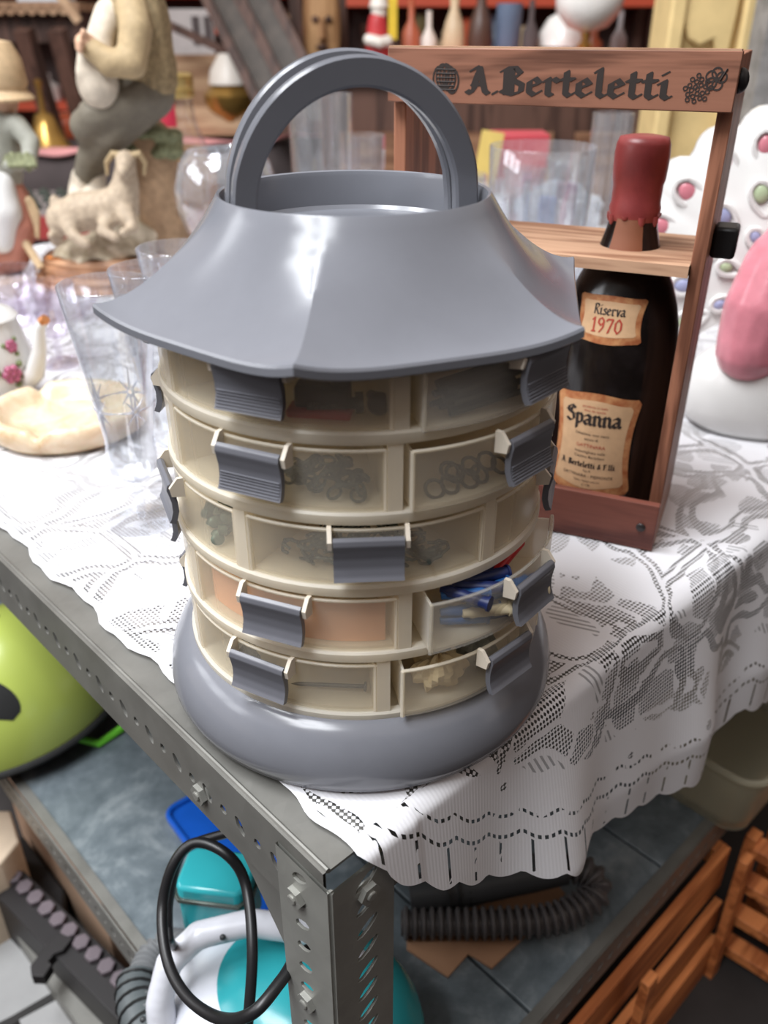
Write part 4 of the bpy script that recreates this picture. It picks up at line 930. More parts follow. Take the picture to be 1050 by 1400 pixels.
MB().lathe([(.040, -.03), (.046, -.02), (.042, .02), (.030, .046), (.0001, .052)], 28, lp(-2, 98)).lathe([(.040, -.034), (.052, -.046), (.053, -.042), (.040, -.026)], 28, lp(-2, 98), closed=True).build('hat', STRAW, wo, world=True, smooth=50)
m = MB()
for k in range(12): m.tube([lp(6 + 3 * k, 226 - 6 * math.sin(k), -.06), lp(10 + 3 * k, 214 + 4 * math.sin(k * 2), -.08), lp(15 + 3 * k, 228, -.09)], .005, 6)
m.build('grass_bundle', MOSS, wo, world=True)
m = MB()
for k in range(9): cap(m, [lp(40 - k * .8, 276 + k * 4, -.02), lp(52, 292 + k * 4, -.03)], [.010, .004], 6)
m.build('straw_sheaf', STRAW, wo, world=True)
m = MB(); m.tube([lp(24, 318, -.04), lp(40, 340, -.05), lp(56, 366, -.06)], .008, 8); m.build('stick', STRAW, wo, world=True)
# ------------------------------------------------------------------ bottle of amber spirit behind the figurine
am = thing('spirit_bottle', 'clear bottle of amber spirit with gold cap behind the figurine', 'bottle', onz(257, 352, .003))
bo = [(.0001, .002), (.050, 0), (.060, .006), (.062, .02), (.062, .15), (.058, .19), (.046, .235), (.036, .270), (.033, .300), (.033, .325)]
MB().lathe(bo, 40).build('glass_body', CLEAR, am, smooth=60)
AMB = NT('amber_spirit'); AMB = AMB.done(AMB.bsdf(lin((214, 150, 52)), .08, 0, .5, **{'Transmission Weight': .55, 'IOR': 1.15}))
MB().lathe([(.0001, .004), (.048, .003), (.0585, .008), (.060, .02), (.060, .15), (.0565, .19), (.047, .225), (.0001, .2255)], 40).build('spirit', AMB, am, smooth=50)
MB().lathe([(.036, .318), (.0375, .322), (.0375, .336), (.0365, .338), (.0375, .342), (.0375, .358), (.034, .362), (.0001, .362)], 32).build('cap', pm('gold_cap', (206, 178, 112), .3, .6), am, smooth=40)
MB().grid(lambda u, v: ((.0345 + .003 * (1 - v)) * math.cos(-2.9 + 1.7 * u), (.0345 + .003 * (1 - v)) * math.sin(-2.9 + 1.7 * u), .268 + .048 * v), 16, 4).build('neck_label', pm('crimson_label', (186, 40, 66), .5), am)
# ------------------------------------------------------------------ porcelain peacock
PK = pm('peacock_pink', (206, 128, 140), .25, 0, .2, 30, .5, .15); PKB = pm('peacock_blue', (160, 166, 200), .3); PKG = pm('peacock_green', (178, 194, 158), .3)
pk = thing('peacock_ornament', 'white porcelain peacock with fanned tail and pink breast behind the carrier', 'ornament', Vector((.470, 1.010, .003)), math.radians(-14))
MB().lathe([(.0001, 0), (.070, 0), (.082, .010), (.090, .032), (.090, .058), (.080, .082), (.060, .098), (.0001, .104)], 48, sy=.72).build('basin', PORC, pk, smooth=60)
fc = Vector((0.01, .045, .165))
def fan(u, v):
    th = math.radians(-38) + math.radians(256) * u; sc = 1 + .10 * abs(math.sin(u * math.pi * 15)) ** .7; r = (.03 + .155 * v) * (sc if v > .7 else 1); return (fc.x + r * math.cos(th), fc.y + .04 * v * v, fc.z + r * 1.02 * math.sin(th))
MB().shell(fan, lambda u, v: tuple(Vector(fan(u, v)) + Vector((0, .014, 0))), 110, 12).build('tail_fan', PORC, pk, smooth=50)
for row, (rad_, n_, rs) in enumerate(((.160, 15, .92), (.112, 11, .80), (.070, 7, .6))):
    for k in range(n_):
        th = math.radians(-38) + math.radians(256) * (k + .5) / n_; d = Vector((math.cos(th), 0, math.sin(th))); pd = Vector((-math.sin(th), 0, math.cos(th)))
        c = fc + d * rad_ + Vector((0, .04 * ((rad_ - .03) / .155) ** 2 - .004, 0)); M = frame(c, pd, d, (0, -1, 0))
        pts = [(.0195 * rs * math.sin(a) * (.72 + .28 * math.cos(a)), .026 * rs * math.cos(a) - .002, 0) for a in [2 * math.pi * i / 16 for i in range(16)]]
        e = MB().tube(pts, .0038, 6, closed=True, M=M).build('tail_eye', PORC, pk)
        MB().ell((0, .004, .0005), (.0105 * rs, .0140 * rs, .0035), 12, 8, M).build('eye_spot', (PK, PKB if k % 2 else PKG, PKG if k % 2 else PKB)[row], e)
m = MB(); cap(m, [Vector((-.026, -.034, .110)), Vector((-.020, -.026, .155)), Vector((-.010, -.010, .205)), Vector((-.002, .006, .258))], [.040, .045, .040, .016], 14); m.build('wing', PK, pk, remesh=.004)
m = MB(); cap(m, [Vector((.045, -.040, .085)), Vector((.060, -.050, .120)), Vector((.056, -.060, .165)), Vector((.062, -.066, .195))], [.036, .026, .017, .016], 12); m.build('neck', PK, pk, remesh=.004)
hd = MB(); hd.ell((.062, -.072, .208), (.019, .022, .019)); cap(hd, [Vector((.060, -.088, .206)), Vector((.055, -.110, .200))], [.008, .002], 8); hd = hd.build('head', PORC, pk, remesh=.003, smoothit=2)
MB().ell((.044, -.078, .211), (.003, .004, .003), 8, 6).build('eye', pm('black_dot', (24, 22, 22), .3), hd)
# ------------------------------------------------------------------ glassware further back
bw = thing('glass_globe', 'round clear glass bowl just left of the carrying handle', 'bowl', onz(325, 432, .003))
MB().lathe([(r_ * .86, z_ * .96 + .105) for r_, z_ in [(.0001, .002), (.045, 0), (.050, .004), (.082, .040), (.098, .085), (.098, .115), (.085, .155), (.070, .172), (.0675, .172), (.082, .154), (.095, .115), (.095, .086), (.080, .043), (.045, .008), (.0001, .008)]], 48).build('bowl', CLEAR, bw, smooth=60)
MB().tube([(.0593 * math.cos(k * .2618), .0593 * math.sin(k * .2618), .2705) for k in range(24)], .0022, 6, closed=True).build('rim', CRYS, bw)
def tumbler(label, x, y, Y, R, H, mat=CLEAR, taper=1.12, group=None, name='glass_tumbler', facet=0):
    p = atY(x, y, Y); t = thing(name, label, 'glass', (p.x, Y, .003), 0, group)
    MB().lathe([(.0001, .001), (R * .95, 0), (R, .004), (R * taper, H), (R * taper - .002, H + .0008), (R - .002, .012), (.0001, .012)], 36 if not facet else facet).build('wall', mat, t, smooth=50 if not facet else 20)
    MB().lathe([(.0001, .0005), (R * .93, .0005), (R * .93, .010), (.0001, .0115)], 30).build('base', CRYS, t, smooth=40)
    return t
tumbler('tall straight clear glass vase seen through the carrying handle', 441, 250, 1.60, .050, .345, CLEAR, 1.10, name='glass_vase')
tumbler('short cut-crystal tumbler beside the vase seen through the carrying handle', 500, 250, 1.66, .030, .275, CRYS, 1.2, facet=14)
tumbler('tall clear glass cylinder between the lid and the red wax top', 828, 250, 1.42, .030, .330, CLEAR, 1.05, name='glass_cylinder')
bg = goblet('balloon_glass', 'large balloon wine glass between the handle and the red wax top', (.214, 1.24, .003), .305, .068, .072, .13, .045, CLEAR, star=False)
k = 0
for x, y, Y, R, H, f, nm in ((690, 300, 1.55, .034, .20, 12, 'cut-crystal tumbler behind the balloon glass, leftmost'), (742, 300, 1.60, .034, .205, 16, 'cut-crystal tumbler behind the balloon glass, second from left'), (790, 300, 1.52, .032, .19, 12, 'cut-crystal tumbler left of the tall glass cylinder'), (715, 270, 1.80, .036, .20, 14, 'faceted crystal tumbler in the rear row above the lid, left'), (770, 270, 1.85, .036, .215, 16, 'faceted crystal tumbler in the rear row above the lid, right'),
                        (664, 280, 1.72, .030, .19, 12, 'small crystal tumbler beside the right foot of the handle'), (860, 280, 1.66, .034, .21, 14, 'crystal tumbler hidden behind the red wax top'), (640, 262, 1.80, .032, .19, 12, 'crystal tumbler seen through the right side of the handle')):
    tumbler(nm, x, y, Y, R, H, CRYS, 1.15, 'crystal tumblers behind the carrier', facet=f)
MB().lathe([(.0001, 0), (.05, 0), (.05, .003), (.012, .010), (.007, .03), (.007, .09), (.020, .108)], 28).build('stem', CLEAR, bw, smooth=50)
# bits of white packing among the crystal
am.scale = (1.32, 1.32, 1.0)
for k, (x, y, Y, s_, nm) in enumerate(((655, 245, 2.02, .07, 'crumpled white tissue paper behind the crystal tumblers, left'), (770, 215, 1.94, .085, 'crumpled white tissue paper behind the crystal tumblers, right'), (800, 262, 1.72, .055, 'small wad of white tissue beside the tall glass cylinder'), (695, 262, 1.42, .045, 'wad of white tissue at the foot of the balloon glass, left'), (752, 280, 1.40, .040, 'wad of white tissue at the foot of the balloon glass, right'), (732, 232, 1.72, .050, 'white tissue wad standing up between the crystal tumblers'))):
    p = atY(x, y, Y); o = crumple(s_, s_ * .8, s_ * .75, 20 + k).build('tissue_paper', pm('white_tissue', (226, 228, 234), .6), smooth=15); o.location = (p.x, Y, s_ * .93 + .004); tag(o, nm, 'tissue paper')
p = atY(776, 245, 1.75); o = MB().box((0, 0, .09), (.035, .03, .18)).build('purple_box', pm('purple_card', (96, 50, 92), .5), bevel=.002); o.location = (p.x, 1.75, .003); tag(o, 'small dark purple box among the crystal tumblers', 'box')
p = atY(752, 240, 1.66); o = MB().box((0, 0, .085), (.03, .02, .17)).build('blue_box', pm('pale_blue_card', (140, 156, 208), .5), bevel=.002); o.location = (p.x, 1.66, .003); tag(o, 'pale blue card box beside the purple one among the crystal', 'box')
p = atY(710, 170, 2.15); o = MB().box((0, 0, .115), (.13, .10, .23)).build('red_box', pm('red_card', (196, 72, 82), .5), bevel=.003); o.location = (p.x, 2.15, .003); tag(o, 'red cardboard box behind the crystal under the lettered board', 'box')
p = atY(612, 215, 1.95); bk = thing('magazine', 'red and white striped magazine leaning behind the carrier', 'magazine', (p.x, 1.95, .003), .25)
MB().box((0, 0, .105), (.085, .006, .21), R=Matrix.Rotation(.12, 3, 'X')).build('cover', pm('white_paper', (222, 220, 216), .5), bk)
for k in range(3): MB().box((-.025 + .024 * k, -.0045, .105), (.008, .002, .19), R=Matrix.Rotation(.12, 3, 'X')).build('stripe', pm('red_print', (170, 50, 66), .5), bk)
p = atY(663, 190, 2.05); o = MB().box((0, 0, .12), (.05, .004, .24), R=Matrix.Rotation(.15, 3, 'Y')).build('yellow_card', pm('yellow_card', (224, 196, 110), .6)); o.location = (p.x, 2.05, .006); tag(o, 'pale yellow card standing beside the red box', 'card')
# ------------------------------------------------------------------ under the table
# lime helmet
hl = thing('bicycle_helmet', 'lime-green bicycle helmet with dark vents on the lower shelf', 'helmet', (-.545, .965, SZ + .004), math.radians(35))
LIME = pm('lime_shell', (190, 206, 100), .25, 0, .06, 8, .5, 0, .3)
def hel(k, dz=0.0):
    def f(u, v):
        th = 2 * math.pi * u; p = (.03 + .93 * v) * math.pi * .56; x = math.sin(p) * math.cos(th); y = math.sin(p) * math.sin(th)
        return (k * .150 * x, k * .118 * y, .028 + k * (.158 * math.cos(p)) + .014 * math.cos(th) * math.sin(p) + .02)
    return f
shl = MB().grid(hel(1.0), 72, 26, wrap=True); lo = MB().grid(hel(.93), 48, 20, wrap=True)
shell = shl.build('shell', LIME, hl, smooth=60); lo.build('liner', pm('black_foam', (36, 36, 36), .8), hl)
for k in range(4):
    for j, (v0, ln) in enumerate(((.25, .11), (.55, .13))):
        u0 = .13 + .25 * k + .06 * j + .02; m = MB()
        def vf(u, v, u0=u0, v0=v0, ln=ln):
            w = .028 * math.sin(math.pi * min(1, max(0, v))) ** .5; return tuple(Vector(hel(1.006)(u0 + (u - .5) * 2 * w + .03 * (v - .5), v0 + (v - .5) * 2 * ln)))
        MB().shell(vf, lambda u, v, vf=vf: tuple(Vector(vf(u, v)) * .985), 7, 9).build('vent', MC['black_foam'], shell)
MB().tube([Vector(hel(1.004)(k / 40, .985)) for k in range(40)], .006, 8, closed=True).build('rim_trim', MC['black_foam'], hl)
MB().tube([(.06, -.09, .05), (.05, -.085, .02), (.08, -.10, .002), (.12, -.09, .004)], .006, 6).build('chin_strap', pm('lime_strap', (120, 220, 60), .6), hl)
MB().box((.128, -.062, .045), (.012, .012, .008)).build('silver_badge', ZINC, hl)
# teal steam cleaner
TEAL = pm('teal_plastic', (48, 158, 166), .22, 0, .05, 10); WHT = pm('white_plastic', (214, 216, 224), .28, 0, .03, 10); DRK = pm('charcoal_plastic', (58, 60, 62), .45)
sc = thing('steam_cleaner', 'teal and white steam cleaner behind the perforated corner post', 'steam cleaner', (-.112, .492, SZ + .002), math.radians(-8))
MB().lathe([(.0001, .004), (.098, .004), (.110, .014), (.116, .040), (.112, .070), (.098, .098), (.074, .118), (.045, .126), (.0001, .128)], 56, sy=.80).build('lower_body', WHT, sc, smooth=60)
MB().lathe([(.1175, .036), (.1185, .052), (.114, .074), (.100, .1005), (.076, .121), (.046, .1295), (.0001, .131)], 56, sy=.81, M=Matrix.Translation((.030, .006, 0)) @ Matrix.Scale(1.04, 4)).build('upper_shell', TEAL, sc, smooth=60)
m = MB(); cap(m, [Vector((-.090, -.056, .040)), Vector((-.098, -.030, .120)), Vector((-.090, -.014, .158)), Vector((-.066, .006, .176)), Vector((-.020, .024, .178)), Vector((.040, .036, .160)), Vector((.092, .034, .110))], [.016, .014, .0135, .0135, .0135, .015, .014], 14); m.build('carry_handle', WHT, sc, remesh=.004)
for q in ((-.113, -.040, .105), (-.040, .002, .184)): MB().ell(q, (.003, .003, .003), 8, 6).build('screw', DRK, sc)
m = MB(); m.prism([(-.036, -.020), (-.030, -.026), (.030, -.026), (.040, -.012), (.040, .018), (.030, .026), (-.028, .026), (-.036, .018)], .105, .176, Matrix.Translation((-.072, .078, 0)))
m.build('tank_cap', TEAL, sc, bevel=.004)
MB().prism([(-.039, -.022), (-.032, -.029), (.032, -.029), (.043, -.013), (.043, .019), (.032, .029), (-.030, .029), (-.039, .019)], .156, .161, Matrix.Translation((-.072, .078, 0))).build('chrome_trim', ZINC, sc, bevel=.001)
MB().lathe([(.022, .10), (.026, .115), (.024, .138), (.014, .146), (.0001, .147)], 24, (.085, -.04, -.02)).build('filler_cap', WHT, sc, smooth=50)
def corrugated(m, pts, R, step=.0075, n=14, amp=.0022):
    P = [Vector(p) for p in pts]; out = []
    for i in range(len(P) - 1):
        p0, p1, p2, p3 = P[max(0, i - 1)], P[i], P[i + 1], P[min(len(P) - 1, i + 2)]
        for k in range(24):
            t = k / 24; out.append(.5 * ((2 * p1) + (p2 - p0) * t + (2 * p0 - 5 * p1 + 4 * p2 - p3) * t * t + (3 * p1 - p0 - 3 * p2 + p3) * t ** 3))
    out.append(P[-1]); dense = [out[0]]; acc = 0; s = step / 4
    for a, b in zip(out, out[1:]):
        d = (b - a).length; x = s - acc
        while x <= d: dense.append(a + (b - a) * (x / d)); x += s
        acc = (acc + d) % s
    return m.tube(dense, [R + amp * (1 if (k // 2) % 2 else -1) for k in range(len(dense))], n)
def smoothpath(pts, n=10):
    P = [Vector(p) for p in pts]; out = []
    for i in range(len(P) - 1):
        p0, p1, p2, p3 = P[max(0, i - 1)], P[i], P[i + 1], P[min(len(P) - 1, i + 2)]
        for k in range(n):
            t = k / n; out.append(.5 * ((2 * p1) + (p2 - p0) * t + (2 * p0 - 5 * p1 + 4 * p2 - p3) * t * t + (3 * p1 - p0 - 3 * p2 + p3) * t ** 3))
    out.append(P[-1]); return out
HOSE = pm('grey_hose', (118, 120, 122), .4, 0, .08)
def up(x, y, z): return onz(x, y, z)
hs = thing('cleaner_hose', 'grey ribbed hose curling at the left foot of the steam cleaner', 'hose', up(195, 1340, SZ))
corrugated(MB(), [up(262, 1296, -.425), up(232, 1290, -.445), up(205, 1310, -.448), up(192, 1350, -.44), up(205, 1395, -.43), up(235, 1440, -.43)], .014, .0075).build('ribbed_tube', HOSE, hs, world=True, smooth=60)
m = MB(); P = smoothpath([up(188, 1338, -.44), up(186, 1362, -.438), up(193, 1392, -.435), up(208, 1425, -.432)], 6); m.tube(P, .0205, 14); m.build('hose_cuff', DRK if False else pm('hose_cuff_grey', (88, 94, 96), .4), hs, world=True)
for k in range(5):
    c = P[2 + 3 * k]; d = (P[3 + 3 * k] - P[1 + 3 * k]).normalized(); u_ = d.orthogonal().normalized(); w_ = d.cross(u_)
    MB().tube([c + (u_ * math.cos(a) + w_ * math.sin(a)) * .0208 for a in [2 * math.pi * i / 18 for i in range(18)]], .0018, 5, closed=True).build('cuff_rib', pm('black_groove', (30, 31, 32), .5), hs, world=True)
# black power cord in loops over the cleaner
def fpz(x, y, Y): return atY(x, y, Y)
P = smoothpath([fpz(338, 1410, .392), fpz(345, 1300, .43), fpz(336, 1210, 0.473), fpz(310, 1168, 0.485), fpz(268, 1152, 0.495), fpz(238, 1180, 0.485), fpz(222, 1240, 0.465), fpz(228, 1310, 0.427), fpz(255, 1362, 0.394), fpz(300, 1392, 0.367), fpz(345, 1385, 0.349), fpz(385, 1340, 0.370), fpz(410, 1305, 0.399), fpz(450, 1290, 0.443)], 8)
tag(MB().tube(P, .0046, 10).build('power_cord', pm('black_rubber', (26, 26, 28), .4)), 'black power cord looped in front of the steam cleaner handle', 'cord')
P = smoothpath([fpz(362, 1132, 0.515), fpz(300, 1142, 0.525), fpz(250, 1165, 0.520), fpz(232, 1225, 0.504), fpz(230, 1265, 0.489), fpz(234, 1290, .485), up(250, 1302, -.43)], 8)
tag(MB().tube(P, .0044, 10).build('power_cord', MC['black_rubber']), 'second black cord behind the loop, reaching up to the rail', 'cord')
# blue board lying on the lower shelf
bp_ = onz(290, 1132, SZ); bd = thing('blue_tray', 'bright blue plastic tray corner lying on the slate shelf', 'tray', (bp_.x, bp_.y, SZ + .001), math.radians(-51))
def rrect(w, h, r, n=5):
    P = []
    for cx, cy, a0 in ((w / 2 - r, h / 2 - r, 0), (-w / 2 + r, h / 2 - r, 90), (-w / 2 + r, -h / 2 + r, 180), (w / 2 - r, -h / 2 + r, 270)):
        for k in range(n + 1): a = math.radians(a0 + 90 * k / n); P.append((cx + r * math.cos(a), cy + r * math.sin(a)))
    return P
BLU = pm('bright_blue', (20, 88, 190), .35); MB().prism(rrect(.22, .085, .018), 0, .006, Matrix.Translation((.05, 0, 0))).build('plate', BLU, bd, bevel=.001)
MB().tube([(x + .05, y, .008) for x, y in rrect(.214, .079, .016)], .004, 8, closed=True).build('raised_rim', BLU, bd)
# right side of the lower shelf: hose, cardboard, plastic tub
h2 = thing('vacuum_hose', 'dark grey ribbed hose bent double on the lower shelf', 'hose', up(700, 1240, SZ))
corrugated(MB(), [up(548, 1262, -.457), up(610, 1262, -.457), up(680, 1262, -.456), up(745, 1258, -.455), up(795, 1240, -.45), up(815, 1215, -.44), up(800, 1192, -.43), up(760, 1180, -.425)], .0165, .010, 14, .0026).build('ribbed_tube', pm('dark_hose', (84, 80, 80), .4), h2, world=True, smooth=60)
m = MB(); m.tube([up(770, 1184, -.427), up(700, 1200, -.435), up(640, 1212, -.44), up(560, 1222, -.445)], .0215, 16); m.build('hose_cuff', DRK, h2, world=True)
for k in range(6):
    c = up(612 + 14 * k, 1217 - 3 * k, -.441); d = (up(640, 1212, -.44) - up(560, 1222, -.445)).normalized(); u_ = d.orthogonal().normalized(); w_ = d.cross(u_)
    MB().tube([c + (u_ * math.cos(a) + w_ * math.sin(a)) * .0215 for a in [2 * math.pi * i / 18 for i in range(18)]], .0022, 5, closed=True).build('cuff_rib', MC['black_groove'], h2, world=True)
CARD = pm('brown_cardboard', (168, 128, 98), .8, 0, .12, 12)
def sheet(name, pts, z, mat, label, cat, th=.004):
    P = [onz(x, y, z) for x, y in pts]
    if sum(P[i].x * P[i - 1].y - P[i - 1].x * P[i].y for i in range(len(P))) > 0: P = P[::-1]
    return tag(MB().prism([(p.x, p.y) for p in P], z, z + th).build(name, mat, bevel=.0006), label, cat)
sheet('cardboard_sheet', ((556, 1284), (620, 1250), (760, 1210), (772, 1224), (720, 1280), (672, 1326), (640, 1306), (612, 1338), (556, 1300)), SZ + .001, CARD, 'torn brown cardboard sheet under the bent hose', 'cardboard')
tb = thing('plastic_tub', 'shallow milky plastic tub on the lower shelf under the cloth', 'tub', L(.775, .034, SZ + .003), TA)
TUBM = frosted('tub_plastic', (196, 192, 172), .55, .35)
m = MB()
def tubw(k): return lambda u, v: (lambda P: (P[int(u * 47.999) % 48][0] * (1 + .14 * v) * k, P[int(u * 47.999) % 48][1] * (1 + .20 * v) * k, .003 + .105 * v))(TP)
TP = [q for q in rrect(.25, .14, .028, 11)]
m.grid(tubw(1.0), 48, 6, wrap=True); m.prism([(p[0], p[1]) for p in TP], 0, .003); m.build('tub_wall', TUBM, tb, smooth=50, solid=.002)
MB().tube([(p[0] * 1.15, p[1] * 1.21, .108) for p in TP], .005, 8, closed=True).build('tub_rim', TUBM, tb)
# orange pine rack standing on the floor beyond the right rail
PINE = wood('orange_pine', (214, 134, 80), (158, 88, 48), 0, 1.0, .5)
rk = thing('pine_rack', 'orange pine slatted rack standing under the right lower rail', 'rack', L(.0, -.02, FLOORZ), TA)
for z0, z1, y in ((.175, .255, .004), (.095, .150, -.006), (.0, .075, -.014)):
    MB().box((.38, y, (z0 + z1) / 2), (.62, .012, z1 - z0)).build('slat', PINE, rk, bevel=.001)
for s_ in (.08, .44, .685): MB().box((s_, -.026, .13), (.022, .012, .26)).build('upright', PINE, rk, bevel=.001)
for s_ in (.08, .685): MB().box((s_, .055, .235), (.022, .10, .03)).build('cross_rail', PINE, rk, bevel=.001)
rk2 = thing('pine_rack', 'orange pine stepped rack with jutting rungs at the right edge', 'rack', L(.70, -.03, FLOORZ), TA)
for k in range(4):
    z = .24 - .072 * k
    MB().bar((.03, -.010, z), (.055, -.135 - .012 * k, z - .012), .030, .018).build('rung', PINE, rk2, bevel=.001); MB().bar((.14, -.010, z), (.075, -.130 - .012 * k, z - .012), .024, .018).build('rung', PINE, rk2, bevel=.001)
for s_, y0, y1 in ((.03, -.005, -.005), (.14, -.005, -.005), (.066, -.125, -.165)): MB().bar((s_, y0, .262), (s_, y1, .004), .022, .016, (0, 1, 0)).build('upright', PINE, rk2, bevel=.001)
# left floor: boards, steel bar, studded strip
GB = pm('grey_board', (150, 150, 150), .7, 0, .15, 9)
sheet('grey_board', ((-60, 1290), (62, 1268), (118, 1342), (20, 1400), (-60, 1440)), FLOORZ + .002, GB, 'light grey board on the floor under the steel bar', 'board', .02)
sheet('grey_board', ((30, 1405), (128, 1352), (170, 1440), (60, 1480)), FLOORZ + .002, GB, 'grey board at the bottom edge, cut by a dark gap', 'board', .02)
Q = [onz(x, y, FLOORZ + .18) for x, y in ((-80, 1108), (14, 1108), (26, 1150), (2, 1180), (-80, 1225))]
pm('cream_board', (216, 196, 172), .6); tag(MB().prism([(q.x, q.y) for q in Q][::-1], FLOORZ + .001, FLOORZ + .18).build('cream_box', MC['cream_board'], bevel=.003), 'cream box corner on the floor below the helmet', 'box')
sheet('cream_board', ((-60, 1235), (2, 1205), (38, 1262), (-60, 1300)), FLOORZ + .03, MC['cream_board'], 'cream board lying beneath the steel bar at the left edge', 'board', .02)
bx = thing('cardboard_box', 'brown cardboard box standing under the lower shelf', 'box', onz(105, 1270, FLOORZ), TA)
MB().box((.16, .05, .12), (.30, .34, .24)).build('carton', pm('tan_card', (190, 156, 130), .8, 0, .1, 6), bx, bevel=.002)
MB().box((.16, .05, .243), (.30, .012, .003)).build('tape', pm('brown_tape', (150, 112, 84), .4), bx)
a_, b_ = onz(-30, 1170, FLOORZ + .06), onz(160, 1440, FLOORZ + .06)
tag(MB().bar(a_, b_, .035, .003).bar(a_ + Vector((-.012, -.012, -.030)), b_ + Vector((-.012, -.012, -.030)), .003, .058).build('steel_bar', GALV2), 'galvanised steel angle bar lying at the lower left edge', 'steel bar')
st_ = thing('studded_strip', 'black strip with a row of purple-grey hexagonal studs', 'strip', onz(100, 1300, FLOORZ + .11)); BLK = pm('black_strip', (30, 27, 28), .5)
a_, b_ = onz(8, 1204, FLOORZ + .12), onz(205, 1398, FLOORZ + .12); MB().bar(a_ - Vector((0, 0, .055)), b_ - Vector((0, 0, .055)), .050, .12).build('backing', BLK, st_, world=True, bevel=.001)
STUD = pm('purple_grey_stud', (104, 94, 100), .5, 0, .15, 60); dv = (b_ - a_)
for k in range(12):
    c = a_ + dv * ((k + .4) / 12) + Vector((.006, .006, .006)); ang = math.atan2(dv.y, dv.x)
    MB().prism([(.0125 * math.cos(i * math.pi / 3 + ang), .0125 * math.sin(i * math.pi / 3 + ang)) for i in range(6)], 0, .008, Matrix.Translation(c)).build('hexagonal_stud', STUD, st_, world=True, bevel=.0015)
c = a_ + dv * .46; M = Matrix.Translation(c) @ Matrix.Rotation(math.atan2(dv.y, dv.x) - 1.3, 4, 'Z')
MB().prism([(0, -.014), (.055, -.012), (.066, .0), (.060, .016), (.042, .014), (.040, .006), (.028, .006), (.02, .014), (0, .014)], -.004, .014, M).build('hook', BLK, st_, world=True, bevel=.001)
tag(MB().prism([(p.x, p.y) for p in (onz(30, 1140, -.74), onz(4, 1200, -.74), onz(84, 1292, -.74), onz(88, 1215, -.74))][::-1], -.79, -.74).build('black_case', pm('black_case', (28, 26, 27), .6), bevel=.004), 'black case under the lower shelf rail', 'case')
# ------------------------------------------------------------------ the market behind: far tables, shelves and bric-a-brac
DWOOD = wood('dark_wood', (96, 70, 60), (62, 44, 38), 2, .6, .5); MWOOD = wood('mid_wood', (150, 112, 86), (110, 76, 56), 0, .6, .55); TANW = wood('tan_wood', (196, 164, 132), (160, 124, 96), 0, .5, .6)
ORNG = pm('orange_red_paint', (226, 96, 66), .5, 0, .1, 4); PINKF = pm('pink_fabric', (232, 164, 164), .8, 0, .1, 6); BRASS = pm('brass', (190, 152, 84), .28, .8, .2, 12); DCLO = pm('dark_cloth', (88, 78, 78), .85, 0, .2, 6); IVORY = pm('ivory', (222, 214, 204), .4, 0, .08)
def vbox(x0, y0, x1, y1, Y, dep):
    """box whose front face fills a photo rectangle at distance Y, with real depth"""
    a, b = atY(x0, y0, Y), atY(x1, y1, Y); a2 = atY(x0, (y0 + y1) / 2, Y); b2 = atY(x1, (y0 + y1) / 2, Y)
    return ((a2.x + b2.x) / 2, Y + dep / 2, (a.z + b.z) / 2), (abs(b2.x - a2.x), dep, abs(a.z - b.z))
# far table with a pink cloth edge
def fartable(name, label, p0, p1, dep, zt, cl, edge, drop, cloth_l):
    d = (p1 - p0).normalized(); n = Vector((-d.y, d.x, 0)); ln = (p1 - p0).length; M = frame(p0, d, n)
    t = thing(name, label, 'table', (p0.x, p0.y, FLOORZ)); m = MB().box((ln / 2, dep / 2, zt - .02), (ln, dep, .035), M); m.build('table_top', DWOOD, t, world=True)
    for sx in (.08, ln - .08):
        for sy in (.08, dep - .08): MB().box((sx, sy, (FLOORZ + zt - .04) / 2), (.05, .05, zt - .04 - FLOORZ), M).build('leg', DWOOD, t, world=True)
    m = MB(); m.grid(lambda u, v: tuple(M @ Vector((ln * u, -.012 - .025 * (1 - v) * (1 + math.sin(u * ln * 26)) * .5, zt + .004 - drop * (1 - v)))), 120, 6); m.grid(lambda u, v: tuple(M @ Vector((ln * u, -.012 + (dep) * v, zt + .004 + .002 * math.sin(u * 40)))), 120, 3)
    tag(m.build('table_cover', cl, solid=.004), cloth_l, 'cloth')
    if edge:
        m = MB(); m.grid(lambda u, v: tuple(M @ Vector((ln * u, -.035 + .10 * v, zt + .030 + .012 * math.sin(u * ln * 9) + .008 * math.sin(u * ln * 23 + 3 * v)))), 140, 5)
        tag(m.build('pink_runner', edge, solid=.010), 'pink fabric runner along the front edge of the far table', 'runner')
    return M, ln
FM, FL = fartable('far_table', 'long dark far table with a pink runner across the aisle', onz(-110, 226), onz(720, 180), 1.0, 0.0, DCLO, PINKF, .62, 'dark cloth hanging over the front of the far table')
def ft(s, t, z=0.0): return FM @ Vector((s, t, z))
# low display case of trinkets before the far table
tr = thing('trinket_case', 'long grey display case of glittering trinkets before the far table', 'display case', (onz(120, 262, -.10).x, 2.92, FLOORZ))
c, s_ = vbox(-60, 246, 260, 300, 2.85, .42); GREYC = pm('grey_case', (150, 142, 140), .5)
MB().box((c[0], c[1], -.10), (s_[0] + .2, .42, .05)).build('case_bed', GREYC, tr, world=True); MB().box((c[0], c[1] - .215, -.12), (s_[0] + .2, .012, .07)).build('red_edge', pm('dull_red', (170, 64, 62), .6), tr, world=True)
for q in (-.5, .5):
    for w_ in (-.15, .15): MB().box((c[0] + q * s_[0], c[1] + w_, (FLOORZ - .125) / 2), (.04, .04, -.125 - FLOORZ)).build('leg', DWOOD, tr, world=True)
tn = lathe_t = MB().lathe([(.0001, 0), (.022, 0), (.024, .006), (.014, .018), (.004, .024), (.0001, .025)], 12).build('trinket', ZINC, smooth=30)
